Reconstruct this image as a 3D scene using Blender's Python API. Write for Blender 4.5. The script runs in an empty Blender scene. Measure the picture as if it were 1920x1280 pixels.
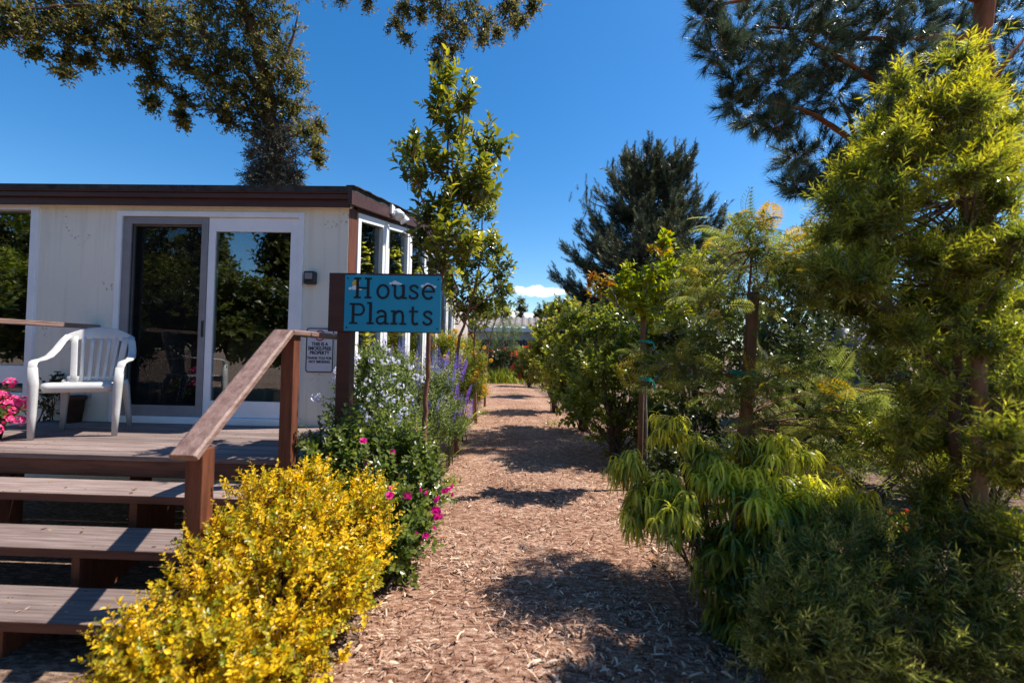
import bpy, math, random
import numpy as np
from mathutils import Vector, Matrix, Euler

rng = np.random.default_rng(11)
random.seed(11)
PI = math.pi
sc = bpy.context.scene
COL = sc.collection

# ------------------------------------------------------------------ camera
FPX = 830.0
EYE = 1.52
cam_d = bpy.data.cameras.new('camera')
cam = bpy.data.objects.new('camera', cam_d)
COL.objects.link(cam)
sc.camera = cam
cam_d.sensor_fit = 'HORIZONTAL'
cam_d.sensor_width = 36.0
cam_d.lens = 36.0 * FPX / 1920.0
cam_d.clip_end = 3000
cam_d.clip_start = 0.05
M3 = (Matrix.Rotation(math.radians(1.82), 3, 'Z') @ Matrix.Rotation(math.radians(90 + 1.48), 3, 'X')
      @ Matrix.Rotation(0.02, 3, 'Z'))
cam.location = (0, 0, EYE)
cam.rotation_euler = M3.to_euler()
cam_d.dof.use_dof = True
cam_d.dof.focus_distance = 4.6
cam_d.dof.aperture_fstop = 1.25


def at(px, py, Y):
    """world point at depth Y on the sight line of a photo pixel"""
    d = M3 @ Vector(((px - 960) / FPX, (640 - py) / FPX, -1.0))
    k = Y / d.y
    return np.array((d.x * k, Y, EYE + d.z * k))


# ------------------------------------------------------------------ tagging
def tag(o, label=None, cat=None, group=None, kind=None):
    if label: o['label'] = label
    if cat: o['category'] = cat
    if group: o['group'] = group
    if kind: o['kind'] = kind
    return o


def thing(name, label, cat, loc=(0, 0, 0), group=None):
    o = bpy.data.objects.new(name, None)
    COL.objects.link(o)
    o.location = loc
    o.empty_display_size = 0.1
    return tag(o, label, cat, group)


def origin_of(o):
    v = Vector((0, 0, 0))
    while o is not None:
        v += o.location
        o = o.parent
    return np.array(v)


def unit(v):
    v = np.asarray(v, float)
    return v / np.maximum(np.linalg.norm(v, axis=-1, keepdims=True), 1e-9)


# ------------------------------------------------------------------ mesh batches
class Batch:
    def __init__(s):
        s.V = []; s.L = []; s.T = []; s.M = []; s.R = []; s.Q = []; s.n = 0

    def add(s, templ, P, D, U, S, R=None, Q=None, m=0):
        tv, tf = templ
        P = np.asarray(P, float); n = len(P)
        if n == 0: return s
        k = len(tv)
        y = unit(D); x = unit(np.cross(y, U)); z = np.cross(x, y)
        S = np.asarray(S, float)
        if S.ndim == 0: S = np.full(n, float(S))
        if S.ndim == 1: S = np.stack([S, S, S], 1)
        V = (P[:, None, :] + tv[None, :, 0:1] * (x * S[:, 0:1])[:, None, :]
             + tv[None, :, 1:2] * (y * S[:, 1:2])[:, None, :] + tv[None, :, 2:3] * (z * S[:, 2:3])[:, None, :])
        s.V.append(V.reshape(-1, 3))
        nf, q = tf.shape
        s.L.append((tf[None] + k * np.arange(n)[:, None, None] + s.n).reshape(-1))
        s.T.append(np.full(n * nf, q))
        s.M.append(np.full(n * nf, m))
        R = rng.random(n) if R is None else np.asarray(R, float)
        Q = np.zeros(n) if Q is None else np.asarray(Q, float)
        s.R.append(np.repeat(R, nf)); s.Q.append(np.repeat(Q, nf))
        s.n += n * k
        return s

    def raw(s, verts, faces, m=0, r=None):
        verts = np.asarray(verts, float)
        s.V.append(verts)
        for f in faces:
            s.L.append(np.asarray(f) + s.n)
            s.T.append(np.array([len(f)]))
        nf = len(faces)
        s.M.append(np.full(nf, m))
        s.R.append(np.full(nf, random.random() if r is None else r)); s.Q.append(np.zeros(nf))
        s.n += len(verts)
        return s

    def box(s, a, b, m=0, top=None):
        (x0, y0, z0), (x1, y1, z1) = a, b
        v = [(x0, y0, z0), (x1, y0, z0), (x1, y1, z0), (x0, y1, z0), (x0, y0, z1), (x1, y0, z1), (x1, y1, z1), (x0, y1, z1)]
        r = random.random()
        s.raw(v, [(0, 3, 2, 1), (0, 1, 5, 4), (1, 2, 6, 5), (2, 3, 7, 6), (3, 0, 4, 7), (4, 5, 6, 7)], m, r)
        if top is not None: s.M[-1][5] = top
        return s

    def prism(s, poly, axis, a, b, m=0):
        """extrude a 2-D polygon along an axis from a to b"""
        n = len(poly)
        def mk(p, t):
            return {'x': (t, p[0], p[1]), 'y': (p[0], t, p[1]), 'z': (p[0], p[1], t)}[axis]
        v = [mk(p, a) for p in poly] + [mk(p, b) for p in poly]
        f = [tuple(range(n))[::-1], tuple(range(n, 2 * n))]
        f += [(i, (i + 1) % n, n + (i + 1) % n, n + i) for i in range(n)]
        return s.raw(v, f, m)

    def tube(s, pts, rad, k=7, m=0, wob=0.0):
        pts = np.asarray(pts, float); n = len(pts)
        rad = np.broadcast_to(np.asarray(rad, float), (n,))
        tan = unit(np.gradient(pts, axis=0))
        ref = np.array((0, 0, 1.0)) if abs(tan[0][2]) < 0.8 else np.array((1.0, 0, 0))
        V = []
        for i in range(n):
            x = unit(np.cross(tan[i], ref)); y = np.cross(tan[i], x)
            for j in range(k):
                a = 2 * PI * j / k
                rr = rad[i] * (1 + wob * (random.random() - .5))
                V.append(pts[i] + rr * (math.cos(a) * x + math.sin(a) * y))
        F = []
        for i in range(n - 1):
            for j in range(k):
                F.append((i * k + j, i * k + (j + 1) % k, (i + 1) * k + (j + 1) % k, (i + 1) * k + j))
        F.append(tuple(range(k))[::-1]); F.append(tuple(range((n - 1) * k, n * k)))
        return s.raw(V, F, m)

    def lathe(s, prof, c, k=24, m=0):
        V = []; n = len(prof)
        for r, z in prof:
            for j in range(k):
                a = 2 * PI * j / k
                V.append((c[0] + r * math.cos(a), c[1] + r * math.sin(a), c[2] + z))
        F = [(i * k + j, i * k + (j + 1) % k, (i + 1) * k + (j + 1) % k, (i + 1) * k + j) for i in range(n - 1) for j in range(k)]
        F.append(tuple(range(k))[::-1]); F.append(tuple(range((n - 1) * k, n * k)))
        return s.raw(V, F, m)

    def ribbon(s, pts, side, width, thick, m=0):
        """closed box-section sweep: width along side vectors"""
        pts = np.asarray(pts, float); n = len(pts)
        side = unit(np.broadcast_to(np.asarray(side, float), (n, 3)))
        width = np.broadcast_to(np.asarray(width, float), (n,)); thick = np.broadcast_to(np.asarray(thick, float), (n,))
        tan = unit(np.gradient(pts, axis=0))
        nor = unit(np.cross(tan, side)); sd = unit(np.cross(nor, tan))
        V = []
        for i in range(n):
            w, t = width[i] / 2, thick[i] / 2
            for a, b in ((-1, -.6), (-.8, -1), (.8, -1), (1, -.6), (1, .6), (.8, 1), (-.8, 1), (-1, .6)):
                V.append(pts[i] + a * w * sd[i] + b * t * nor[i])
        k = 8
        F = [(i * k + j, i * k + (j + 1) % k, (i + 1) * k + (j + 1) % k, (i + 1) * k + j) for i in range(n - 1) for j in range(k)]
        F.append(tuple(range(k))[::-1]); F.append(tuple(range((n - 1) * k, n * k)))
        return s.raw(V, F, m)

    def build(s, name, mats, parent=None, smooth=False, bevel=0.0, origin=None, recalc=False):
        V = np.concatenate(s.V); L = np.concatenate(s.L).astype(np.int32); T = np.concatenate(s.T).astype(np.int32)
        if parent is not None: V = V - origin_of(parent)
        elif origin is not None: V = V - np.asarray(origin, float)
        me = bpy.data.meshes.new(name)
        me.vertices.add(len(V)); me.vertices.foreach_set('co', V.astype(np.float32).ravel())
        me.loops.add(len(L)); me.loops.foreach_set('vertex_index', L)
        me.polygons.add(len(T))
        st = np.zeros(len(T), np.int32); st[1:] = np.cumsum(T)[:-1]
        me.polygons.foreach_set('loop_start', st)
        me.polygons.foreach_set('loop_total', T)
        for mt in (mats if isinstance(mats, (list, tuple)) else [mats]): me.materials.append(mt)
        me.polygons.foreach_set('material_index', np.concatenate(s.M).astype(np.int32))
        me.polygons.foreach_set('use_smooth', np.full(len(T), bool(smooth)))
        for nm, arr in (('rnd', s.R), ('tip', s.Q)):
            a = me.attributes.new(nm, 'FLOAT', 'FACE')
            a.data.foreach_set('value', np.concatenate(arr).astype(np.float32))
        me.update(calc_edges=True)
        o = bpy.data.objects.new(name, me)
        COL.objects.link(o)
        if parent is not None: o.parent = parent
        elif origin is not None: o.location = origin
        if bevel:
            b = o.modifiers.new('bevel', 'BEVEL'); b.width = bevel; b.segments = 2; b.limit_method = 'ANGLE'
        return o


# ------------------------------------------------------------------ leaf templates (x width, y length, z normal)
def T_(v, f): return np.array(v, float), np.array(f, int)
LEAF = T_([(0, 0, 0), (-.2, .3, .06), (-.2, .68, .05), (0, 1, -.06), (.2, .68, .05), (.2, .3, .06)], [(0, 3, 2, 1), (0, 5, 4, 3)])
OVAL = T_([(0, 0, 0), (-.3, .3, .08), (-.28, .68, .06), (0, 1, -.08), (.28, .68, .06), (.3, .3, .08)], [(0, 3, 2, 1), (0, 5, 4, 3)])
LANCE = T_([(0, 0, 0), (-.07, .4, .02), (0, 1, -.1), (.07, .4, .02)], [(0, 3, 2, 1)])
NEEDLE = T_([(-.02, 0, 0), (.02, 0, 0), (0, 1, -.03)], [(0, 1, 2)])
PETAL = T_([(0, 0, 0), (-.35, .45, .1), (-.25, .9, .1), (.25, .9, .1), (.35, .45, .1)], [(0, 4, 3, 2, 1)])
TWIG = T_([(-.5, 0, -.3), (.5, 0, -.3), (0, 0, .6), (-.25, 1, -.15), (.25, 1, -.15), (0, 1, .3)], [(0, 1, 4, 3), (1, 2, 5, 4), (2, 0, 3, 5)])


def drooping(nseg=5, w=.045, fall=1.0):
    v = []; f = []
    for i in range(nseg + 1):
        t = i / nseg
        a = t * 1.75 * fall
        y = math.sin(min(a, 1.75)) * .42; z = .12 * math.sin(t * PI) - .75 * t ** 1.7 * fall
        ww = w * (math.sin(PI * (0.12 + .86 * t)) ** .7 if t < 1 else .1)
        v += [(-ww, y, z), (ww, y, z)]
        if i: f.append((2 * i - 2, 2 * i - 1, 2 * i + 1, 2 * i))
    return T_(v, f)
DROOP = drooping()


def blade(nseg=5, w=.03, bend=.5):
    v = []; f = []
    for i in range(nseg + 1):
        t = i / nseg
        ww = w * (1 - t ** 2 * .95)
        v += [(-ww, t, -bend * t * t), (ww, t, -bend * t * t)]
        if i: f.append((2 * i - 2, 2 * i - 1, 2 * i + 1, 2 * i))
    return T_(v, f)
BLADE = blade()


def pinnate(pairs=11, arch=.35):
    """a fern-like frond: rachis with two rows of narrow, forked leaflets"""
    v = []; f = []
    for i in range(pairs):
        t = .12 + .88 * i / (pairs - 1)
        y = t; z = arch * (t - t * t * 1.25)
        ln = .34 * math.sin(PI * (0.14 + .78 * t)) + .04
        for sgn in (-1, 1):
            for (u0, u1, up_, wv) in ((0, 1, .5, .017), (.3, .78, .95, .012), (.45, .85, .12, .012)):
                b = len(v)
                x0, y0 = sgn * ln * .86 * u0, y + .5 * ln * u0
                x1, y1 = x0 + sgn * ln * .86 * (u1 - u0), y0 + up_ * ln * (u1 - u0)
                mx, my = (x0 + x1) / 2, (y0 + y1) / 2
                zz = z - .22 * ln * u1
                v += [(x0, y0, z), (mx, my - wv, z - .05 * ln), (x1, y1, zz), (mx, my + wv, z - .05 * ln)]
                f.append((b, b + 1, b + 2, b + 3))
    for i in range(6):
        t0, t1 = i / 6, (i + 1) / 6
        b = len(v)
        for t in (t0, t1):
            z = arch * (t - t * t * 1.25) + .003
            v += [(-.010, t, z), (.010, t, z)]
        f.append((b, b + 1, b + 3, b + 2))
    return T_(v, f)
FROND = pinnate()


def sprays(C, R, n, L, m, up=.4, spread=.75, rmin=.35, lump=.25, jit=.5, t0=.15, droop=0., zmin=.03, flat=False):
    """n leafy shoots filling an uneven ellipsoid; returns shoots and leaf frames"""
    C = np.asarray(C, float); R = np.asarray(R, float)
    d = unit(rng.normal(size=(n, 3)))
    ph = rng.random(6) * 6.28; fr = rng.normal(size=(6, 3)) * np.array([[2], [2.5], [3], [4], [5], [6]])
    f = 1 + lump * np.mean(np.sin(d @ fr.T + ph), axis=1) * 1.9
    r = (rmin + (1 - rmin) * rng.random(n) ** .6) * f
    pos = C + d * R * r[:, None]
    td = unit(d + np.array((0, 0, up)) + jit * rng.normal(size=(n, 3)) * .6)
    ln = L * (.6 + .7 * rng.random(n))
    st = pos - td * ln[:, None] * .5
    ok = (st[:, 2] > zmin) & (pos[:, 2] > zmin)
    st, td, ln, d = st[ok], td[ok], ln[ok], d[ok]
    n = len(st)
    t = t0 + (1 - t0) * (np.arange(m) + .5) / m
    ref = np.where(np.abs(td[:, 2:3]) < .9, np.array([[0, 0, 1.]]), np.array([[1., 0, 0]]))
    e1 = unit(np.cross(td, ref)); e2 = np.cross(td, e1)
    phi = np.arange(m)[None] * 2.4 + rng.random((n, 1)) * 6.28 + rng.normal(size=(n, m)) * .3
    rad = e1[:, None] * np.cos(phi)[..., None] + e2[:, None] * np.sin(phi)[..., None]
    P = st[:, None] + td[:, None] * (ln[:, None] * t)[..., None]
    sp = spread * (1.15 - .5 * t)[None, :, None]
    D = rad * sp + td[:, None] * (1 - spread * .6) + np.array((0, 0, -droop)) + rng.normal(size=(n, m, 3)) * .15
    U = td[:, None] * .8 + np.array((0, 0, .7)) - rad * .2 + rng.normal(size=(n, m, 3)) * .25
    if flat:
        D[..., 2] *= .25; U = np.array((0, 0, 1.)) + rng.normal(size=(n, m, 3)) * .18
    tt = np.broadcast_to(t, (n, m))
    return dict(st=st, td=td, ln=ln, P=P.reshape(-1, 3), D=unit(D.reshape(-1, 3)), U=unit(U.reshape(-1, 3)),
                t=tt.reshape(-1), m=m, n=n, sh=np.repeat(rng.random(n), m), d=d)


# ------------------------------------------------------------------ materials
def new_mat(name):
    m = bpy.data.materials.new(name)
    m.use_nodes = True
    nt = m.node_tree
    for n in list(nt.nodes): nt.nodes.remove(n)
    return m, nt, nt.nodes, nt.links


def N(ns, t, **kw):
    n = ns.new(t)
    for k, v in kw.items():
        if k in n.inputs: n.inputs[k].default_value = v
        else: setattr(n, k, v)
    return n


def rgba(c): return (c[0], c[1], c[2], 1.0)


def leaf_mat(name, dark, mid, light, tip=None, transl=.3, rough=.42, spec=.4, hue=.487):
    m, nt, ns, ln = new_mat(name)
    a = N(ns, 'ShaderNodeAttribute', attribute_name='rnd')
    cr = N(ns, 'ShaderNodeValToRGB')
    cr.color_ramp.elements[0].color = rgba(dark); cr.color_ramp.elements[0].position = .05
    cr.color_ramp.elements[1].color = rgba(light); cr.color_ramp.elements[1].position = .95
    e = cr.color_ramp.elements.new(.5); e.color = rgba(mid)
    ln.new(a.outputs['Fac'], cr.inputs['Fac'])
    col = cr.outputs['Color']
    if tip:
        b = N(ns, 'ShaderNodeAttribute', attribute_name='tip')
        mx = N(ns, 'ShaderNodeMixRGB'); mx.inputs[2].default_value = rgba(tip)
        ln.new(b.outputs['Fac'], mx.inputs[0]); ln.new(col, mx.inputs[1]); col = mx.outputs[0]
    p = N(ns, 'ShaderNodeBsdfPrincipled', Roughness=rough)
    p.inputs['Specular IOR Level'].default_value = spec
    ln.new(col, p.inputs['Base Color'])
    tr = N(ns, 'ShaderNodeBsdfTranslucent')
    hs = N(ns, 'ShaderNodeHueSaturation', Saturation=1.08, Value=1.65)
    hs.inputs['Hue'].default_value = hue
    ln.new(col, hs.inputs['Color']); ln.new(hs.outputs[0], tr.inputs['Color'])
    mix = N(ns, 'ShaderNodeMixShader'); mix.inputs[0].default_value = transl
    ln.new(p.outputs[0], mix.inputs[1]); ln.new(tr.outputs[0], mix.inputs[2])
    o = N(ns, 'ShaderNodeOutputMaterial'); ln.new(mix.outputs[0], o.inputs[0])
    return m


def noise_mat(name, c1, c2, scale=8, rough=.8, spec=.3, bump=0., bscale=None, stretch=(1, 1, 1), c3=None, rvar=0., detail=6, metallic=0.):
    """two or three colours blended by noise in object space, optional bump, optional per-piece variation"""
    m, nt, ns, ln = new_mat(name)
    tc = N(ns, 'ShaderNodeTexCoord'); mp = N(ns, 'ShaderNodeMapping'); mp.inputs['Scale'].default_value = stretch
    ln.new(tc.outputs['Object'], mp.inputs[0])
    nz = N(ns, 'ShaderNodeTexNoise', Scale=scale, Detail=detail, Roughness=.62); ln.new(mp.outputs[0], nz.inputs['Vector'])
    cr = N(ns, 'ShaderNodeValToRGB')
    cr.color_ramp.elements[0].color = rgba(c1); cr.color_ramp.elements[0].position = .32
    cr.color_ramp.elements[1].color = rgba(c2); cr.color_ramp.elements[1].position = .68
    if c3: e = cr.color_ramp.elements.new(.5); e.color = rgba(c3)
    ln.new(nz.outputs['Fac'], cr.inputs['Fac'])
    col = cr.outputs['Color']
    if rvar:
        a = N(ns, 'ShaderNodeAttribute', attribute_name='rnd')
        mr = N(ns, 'ShaderNodeMapRange'); mr.inputs['To Min'].default_value = 1 - rvar; mr.inputs['To Max'].default_value = 1 + rvar
        ln.new(a.outputs['Fac'], mr.inputs[0])
        hs = N(ns, 'ShaderNodeHueSaturation'); ln.new(mr.outputs[0], hs.inputs['Value']); ln.new(col, hs.inputs['Color']); col = hs.outputs[0]
    p = N(ns, 'ShaderNodeBsdfPrincipled', Roughness=rough, Metallic=metallic); p.inputs['Specular IOR Level'].default_value = spec
    ln.new(col, p.inputs['Base Color'])
    if bump:
        nb = N(ns, 'ShaderNodeTexNoise', Scale=bscale or scale * 2, Detail=6); ln.new(mp.outputs[0], nb.inputs['Vector'])
        b = N(ns, 'ShaderNodeBump', Strength=bump, Distance=.02); ln.new(nb.outputs['Fac'], b.inputs['Height']); ln.new(b.outputs[0], p.inputs['Normal'])
    o = N(ns, 'ShaderNodeOutputMaterial'); ln.new(p.outputs[0], o.inputs[0])
    return m


def glass_mat(name, tint=(.5, .55, .55), refl=.16):
    m, nt, ns, ln = new_mat(name)
    lw = N(ns, 'ShaderNodeLayerWeight', Blend=.22)
    mr = N(ns, 'ShaderNodeMapRange'); mr.inputs['To Min'].default_value = refl; mr.inputs['To Max'].default_value = .9
    ln.new(lw.outputs['Fresnel'], mr.inputs[0])
    g = N(ns, 'ShaderNodeBsdfGlossy', Roughness=.01); g.inputs['Color'].default_value = (.9, .95, 1, 1)
    t = N(ns, 'ShaderNodeBsdfTransparent'); t.inputs['Color'].default_value = rgba(tint)
    tc = N(ns, 'ShaderNodeTexCoord'); nz = N(ns, 'ShaderNodeTexNoise', Scale=1.6, Detail=1)
    ln.new(tc.outputs['Object'], nz.inputs['Vector'])
    b = N(ns, 'ShaderNodeBump', Strength=.05, Distance=.01); ln.new(nz.outputs['Fac'], b.inputs['Height']); ln.new(b.outputs[0], g.inputs['Normal'])
    mix = N(ns, 'ShaderNodeMixShader'); ln.new(mr.outputs[0], mix.inputs[0]); ln.new(t.outputs[0], mix.inputs[1]); ln.new(g.outputs[0], mix.inputs[2])
    o = N(ns, 'ShaderNodeOutputMaterial'); ln.new(mix.outputs[0], o.inputs[0])
    return m


def screen_mat(name):
    m, nt, ns, ln = new_mat(name)
    d = N(ns, 'ShaderNodeBsdfDiffuse'); d.inputs['Color'].default_value = (.012, .012, .012, 1)
    t = N(ns, 'ShaderNodeBsdfTransparent')
    tc = N(ns, 'ShaderNodeTexCoord'); w = N(ns, 'ShaderNodeTexNoise', Scale=3); ln.new(tc.outputs['Object'], w.inputs['Vector'])
    mr = N(ns, 'ShaderNodeMapRange'); mr.inputs['To Min'].default_value = .62; mr.inputs['To Max'].default_value = .76; ln.new(w.outputs['Fac'], mr.inputs[0])
    mix = N(ns, 'ShaderNodeMixShader'); ln.new(mr.outputs[0], mix.inputs[0]); ln.new(d.outputs[0], mix.inputs[1]); ln.new(t.outputs[0], mix.inputs[2])
    o = N(ns, 'ShaderNodeOutputMaterial'); ln.new(mix.outputs[0], o.inputs[0])
    return m


def wall_mat(name, base, stain):
    """painted siding with flaking specks, faint stains and upright grooves"""
    m, nt, ns, ln = new_mat(name)
    tc = N(ns, 'ShaderNodeTexCoord')
    n1 = N(ns, 'ShaderNodeTexNoise', Scale=1.3, Detail=5); ln.new(tc.outputs['Object'], n1.inputs['Vector'])
    n2 = N(ns, 'ShaderNodeTexNoise', Scale=26, Detail=3, Roughness=.7); ln.new(tc.outputs['Object'], n2.inputs['Vector'])
    mp = N(ns, 'ShaderNodeMapping'); mp.inputs['Scale'].default_value = (14, 14, .8); ln.new(tc.outputs['Object'], mp.inputs[0])
    n3 = N(ns, 'ShaderNodeTexNoise', Scale=1, Detail=4); ln.new(mp.outputs[0], n3.inputs['Vector'])
    c1 = N(ns, 'ShaderNodeMixRGB'); c1.inputs[1].default_value = rgba(base); c1.inputs[2].default_value = rgba(tuple(x * .8 for x in base))
    ln.new(n1.outputs['Fac'], c1.inputs[0])
    r3 = N(ns, 'ShaderNodeMapRange'); r3.inputs['From Min'].default_value = .52; r3.inputs['From Max'].default_value = .82; r3.inputs['To Max'].default_value = .75
    ln.new(n3.outputs['Fac'], r3.inputs[0])
    c2 = N(ns, 'ShaderNodeMixRGB'); c2.inputs[2].default_value = rgba(tuple(.5 * a + .5 * b for a, b in zip(base, stain)))
    ln.new(r3.outputs[0], c2.inputs[0]); ln.new(c1.outputs[0], c2.inputs[1])
    gate = N(ns, 'ShaderNodeTexNoise', Scale=2.2, Detail=2); ln.new(tc.outputs['Object'], gate.inputs['Vector'])
    ad = N(ns, 'ShaderNodeMath', operation='ADD'); ln.new(n2.outputs['Fac'], ad.inputs[0]); ln.new(gate.outputs['Fac'], ad.inputs[1])
    r2 = N(ns, 'ShaderNodeMapRange'); r2.inputs['From Min'].default_value = 1.235; r2.inputs['From Max'].default_value = 1.30; r2.inputs['To Max'].default_value = .8
    ln.new(ad.outputs[0], r2.inputs[0])
    c3 = N(ns, 'ShaderNodeMixRGB'); c3.inputs[2].default_value = rgba(stain); ln.new(r2.outputs[0], c3.inputs[0]); ln.new(c2.outputs[0], c3.inputs[1])
    p = N(ns, 'ShaderNodeBsdfPrincipled', Roughness=.75); p.inputs['Specular IOR Level'].default_value = .25
    ln.new(c3.outputs[0], p.inputs['Base Color'])
    b = N(ns, 'ShaderNodeBump', Strength=.25, Distance=.01); ln.new(n2.outputs['Fac'], b.inputs['Height']); ln.new(b.outputs[0], p.inputs['Normal'])
    o = N(ns, 'ShaderNodeOutputMaterial'); ln.new(p.outputs[0], o.inputs[0])
    return m


def mulch_mat(name, dark, mid, light, sc_=1.0):
    m, nt, ns, ln = new_mat(name)
    tc = N(ns, 'ShaderNodeTexCoord')
    big = N(ns, 'ShaderNodeTexNoise', Scale=1.1 * sc_, Detail=4); ln.new(tc.outputs['Object'], big.inputs['Vector'])
    fine = N(ns, 'ShaderNodeTexNoise', Scale=38 * sc_, Detail=8, Roughness=.75); ln.new(tc.outputs['Object'], fine.inputs['Vector'])
    # splinter-like cells, stretched in two directions
    cols = []
    vs = []
    for k, (ang, st) in enumerate((((0, 0, .5), (22, 75, 1)), ((0, 0, 2.1), (26, 90, 1)))):
        mp = N(ns, 'ShaderNodeMapping'); mp.inputs['Rotation'].default_value = ang; mp.inputs['Scale'].default_value = tuple(x * sc_ for x in st)
        nz = N(ns, 'ShaderNodeTexNoise', Scale=2.2, Detail=2)
        wob = N(ns, 'ShaderNodeMixRGB', blend_type='ADD'); wob.inputs[0].default_value = .07
        ln.new(tc.outputs['Object'], nz.inputs['Vector']); ln.new(tc.outputs['Object'], wob.inputs[1]); ln.new(nz.outputs['Color'], wob.inputs[2])
        ln.new(wob.outputs[0], mp.inputs[0])
        v = N(ns, 'ShaderNodeTexVoronoi', Scale=1.0); ln.new(mp.outputs[0], v.inputs['Vector']); vs.append(v)
        sp = N(ns, 'ShaderNodeSeparateColor'); ln.new(v.outputs['Color'], sp.inputs[0]); cols.append(sp.outputs[0])
    mx = N(ns, 'ShaderNodeMath', operation='ADD'); ln.new(cols[0], mx.inputs[0]); ln.new(cols[1], mx.inputs[1])
    m2 = N(ns, 'ShaderNodeMath', operation='MULTIPLY_ADD'); m2.inputs[1].default_value = .3; ln.new(mx.outputs[0], m2.inputs[0])
    m3 = N(ns, 'ShaderNodeMath', operation='MULTIPLY_ADD'); m3.inputs[1].default_value = .75; m3.inputs[2].default_value = -.32
    ln.new(fine.outputs['Fac'], m3.inputs[0]); ln.new(m3.outputs[0], m2.inputs[2])
    m4 = N(ns, 'ShaderNodeMath', operation='MULTIPLY_ADD'); m4.inputs[1].default_value = .55; ln.new(big.outputs['Fac'], m4.inputs[0]); ln.new(m2.outputs[0], m4.inputs[2])
    cr = N(ns, 'ShaderNodeValToRGB')
    cr.color_ramp.elements[0].color = rgba(dark); cr.color_ramp.elements[0].position = .3
    cr.color_ramp.elements[1].color = rgba(light); cr.color_ramp.elements[1].position = .95
    e = cr.color_ramp.elements.new(.58); e.color = rgba(mid)
    ln.new(m4.outputs[0], cr.inputs['Fac'])
    p = N(ns, 'ShaderNodeBsdfPrincipled', Roughness=.9); p.inputs['Specular IOR Level'].default_value = .15
    ln.new(cr.outputs[0], p.inputs['Base Color'])
    b = N(ns, 'ShaderNodeBump', Strength=.9, Distance=.025); ln.new(m4.outputs[0], b.inputs['Height']); ln.new(b.outputs[0], p.inputs['Normal'])
    o = N(ns, 'ShaderNodeOutputMaterial'); ln.new(p.outputs[0], o.inputs[0])
    return m


MT = {}
MT['path'] = mulch_mat('wood_chip_mulch', (.09, .038, .023), (.265, .138, .09), (.56, .385, .29))
MT['soil'] = mulch_mat('bed_mulch', (.05, .03, .02), (.14, .085, .06), (.33, .23, .17))
MT['chips'] = leaf_mat('chips', (.11, .045, .026), (.28, .145, .09), (.60, .44, .33), transl=.0, rough=.85, spec=.15)
MT['stain'] = noise_mat('brown_stained_wood', (.07, .022, .012), (.165, .054, .028), 3, .62, .35, .25, 9, (9, 9, .9), rvar=.12)
MT['stain_h'] = noise_mat('brown_stained_board', (.06, .022, .015), (.145, .054, .034), 3, .65, .35, .25, 9, (.9, 9, 9), rvar=.12)
MT['rail'] = noise_mat('worn_rail_top', (.15, .082, .066), (.31, .20, .17), 3, .55, .4, .2, 9, (9, 1.2, 9), rvar=.1)
MT['weather'] = noise_mat('weathered_deck_board', (.13, .09, .082), (.29, .225, .205), 3, .8, .25, .4, 8, (.8, 16, 16), c3=(.20, .148, .135), rvar=.26)
MT['fascia'] = noise_mat('brown_fascia_paint', (.045, .017, .013), (.075, .028, .021), 4, .5, .4, .1, 8, (.6, 4, 4))
MT['wall'] = wall_mat('cream_siding', (.86, .82, .71), (.34, .29, .22))
MT['annex'] = noise_mat('pinkish_grey_siding', (.40, .35, .33), (.50, .45, .42), 2, .8, .2, .1)
MT['white'] = noise_mat('white_vinyl', (.74, .75, .78), (.84, .85, .87), 3, .45, .4, .05, 20)
MT['plastic'] = noise_mat('white_plastic', (.43, .42, .42), (.54, .53, .52), 4, .42, .45, .05, 30)
MT['grey'] = noise_mat('grey_screen_frame', (.20, .19, .20), (.26, .25, .26), 4, .5, .4)
MT['glass'] = glass_mat('window_glass', (.74, .78, .77), .17)
MT['glass2'] = glass_mat('side_window_glass', (.82, .86, .84), .10)
MT['l_room'] = leaf_mat('indoor_leaves', (.10, .14, .02), (.24, .28, .03), (.42, .42, .06), (.6, .55, .06), .45, .35, .4)
MT['screen'] = screen_mat('insect_screen')
MT['dark'] = noise_mat('black_plastic', (.012, .012, .014), (.022, .022, .024), 10, .4, .5)
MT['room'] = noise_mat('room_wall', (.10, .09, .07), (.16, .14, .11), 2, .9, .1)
MT['roof'] = noise_mat('bitumen_roof', (.03, .028, .028), (.07, .062, .06), 12, .95, .1, .6, 40)
MT['bark'] = noise_mat('tree_bark', (.07, .042, .028), (.17, .11, .075), 14, .9, .15, .7, 30, (1, 1, .35))
MT['bark_red'] = noise_mat('reddish_smooth_bark', (.12, .05, .032), (.27, .12, .075), 14, .8, .25, .5, 30, (1, 1, .35))
MT['bark_pine'] = noise_mat('pine_bark', (.14, .048, .022), (.36, .13, .06), 5, .9, .15, .8, 12, (1, 1, .3))
MT['bark_grey'] = noise_mat('grey_bark', (.12, .10, .09), (.27, .23, .20), 12, .9, .15, .6, 30, (1, 1, .35))
MT['stake'] = noise_mat('peeled_pole', (.20, .11, .06), (.36, .21, .12), 6, .8, .2, .4, 20, (4, 4, .5))
MT['stake_dark'] = noise_mat('old_peeled_pole', (.10, .055, .03), (.20, .105, .055), 6, .8, .2, .4, 20, (4, 4, .5))
MT['tie'] = noise_mat('green_tie_tape', (.0, .20, .14), (.005, .30, .22), 20, .45, .4)
MT['terracotta'] = noise_mat('dark_clay', (.05, .03, .025), (.10, .06, .045), 8, .8, .2, .2)
MT['stem'] = noise_mat('green_stem', (.05, .07, .02), (.11, .13, .04), 10, .6, .3)
MT['stem_br'] = noise_mat('woody_stem', (.06, .035, .022), (.14, .09, .06), 10, .8, .2)
MT['tarp'] = noise_mat('navy_tarp', (.01, .016, .045), (.03, .04, .10), 3, .5, .4, .5, 4)
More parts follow.
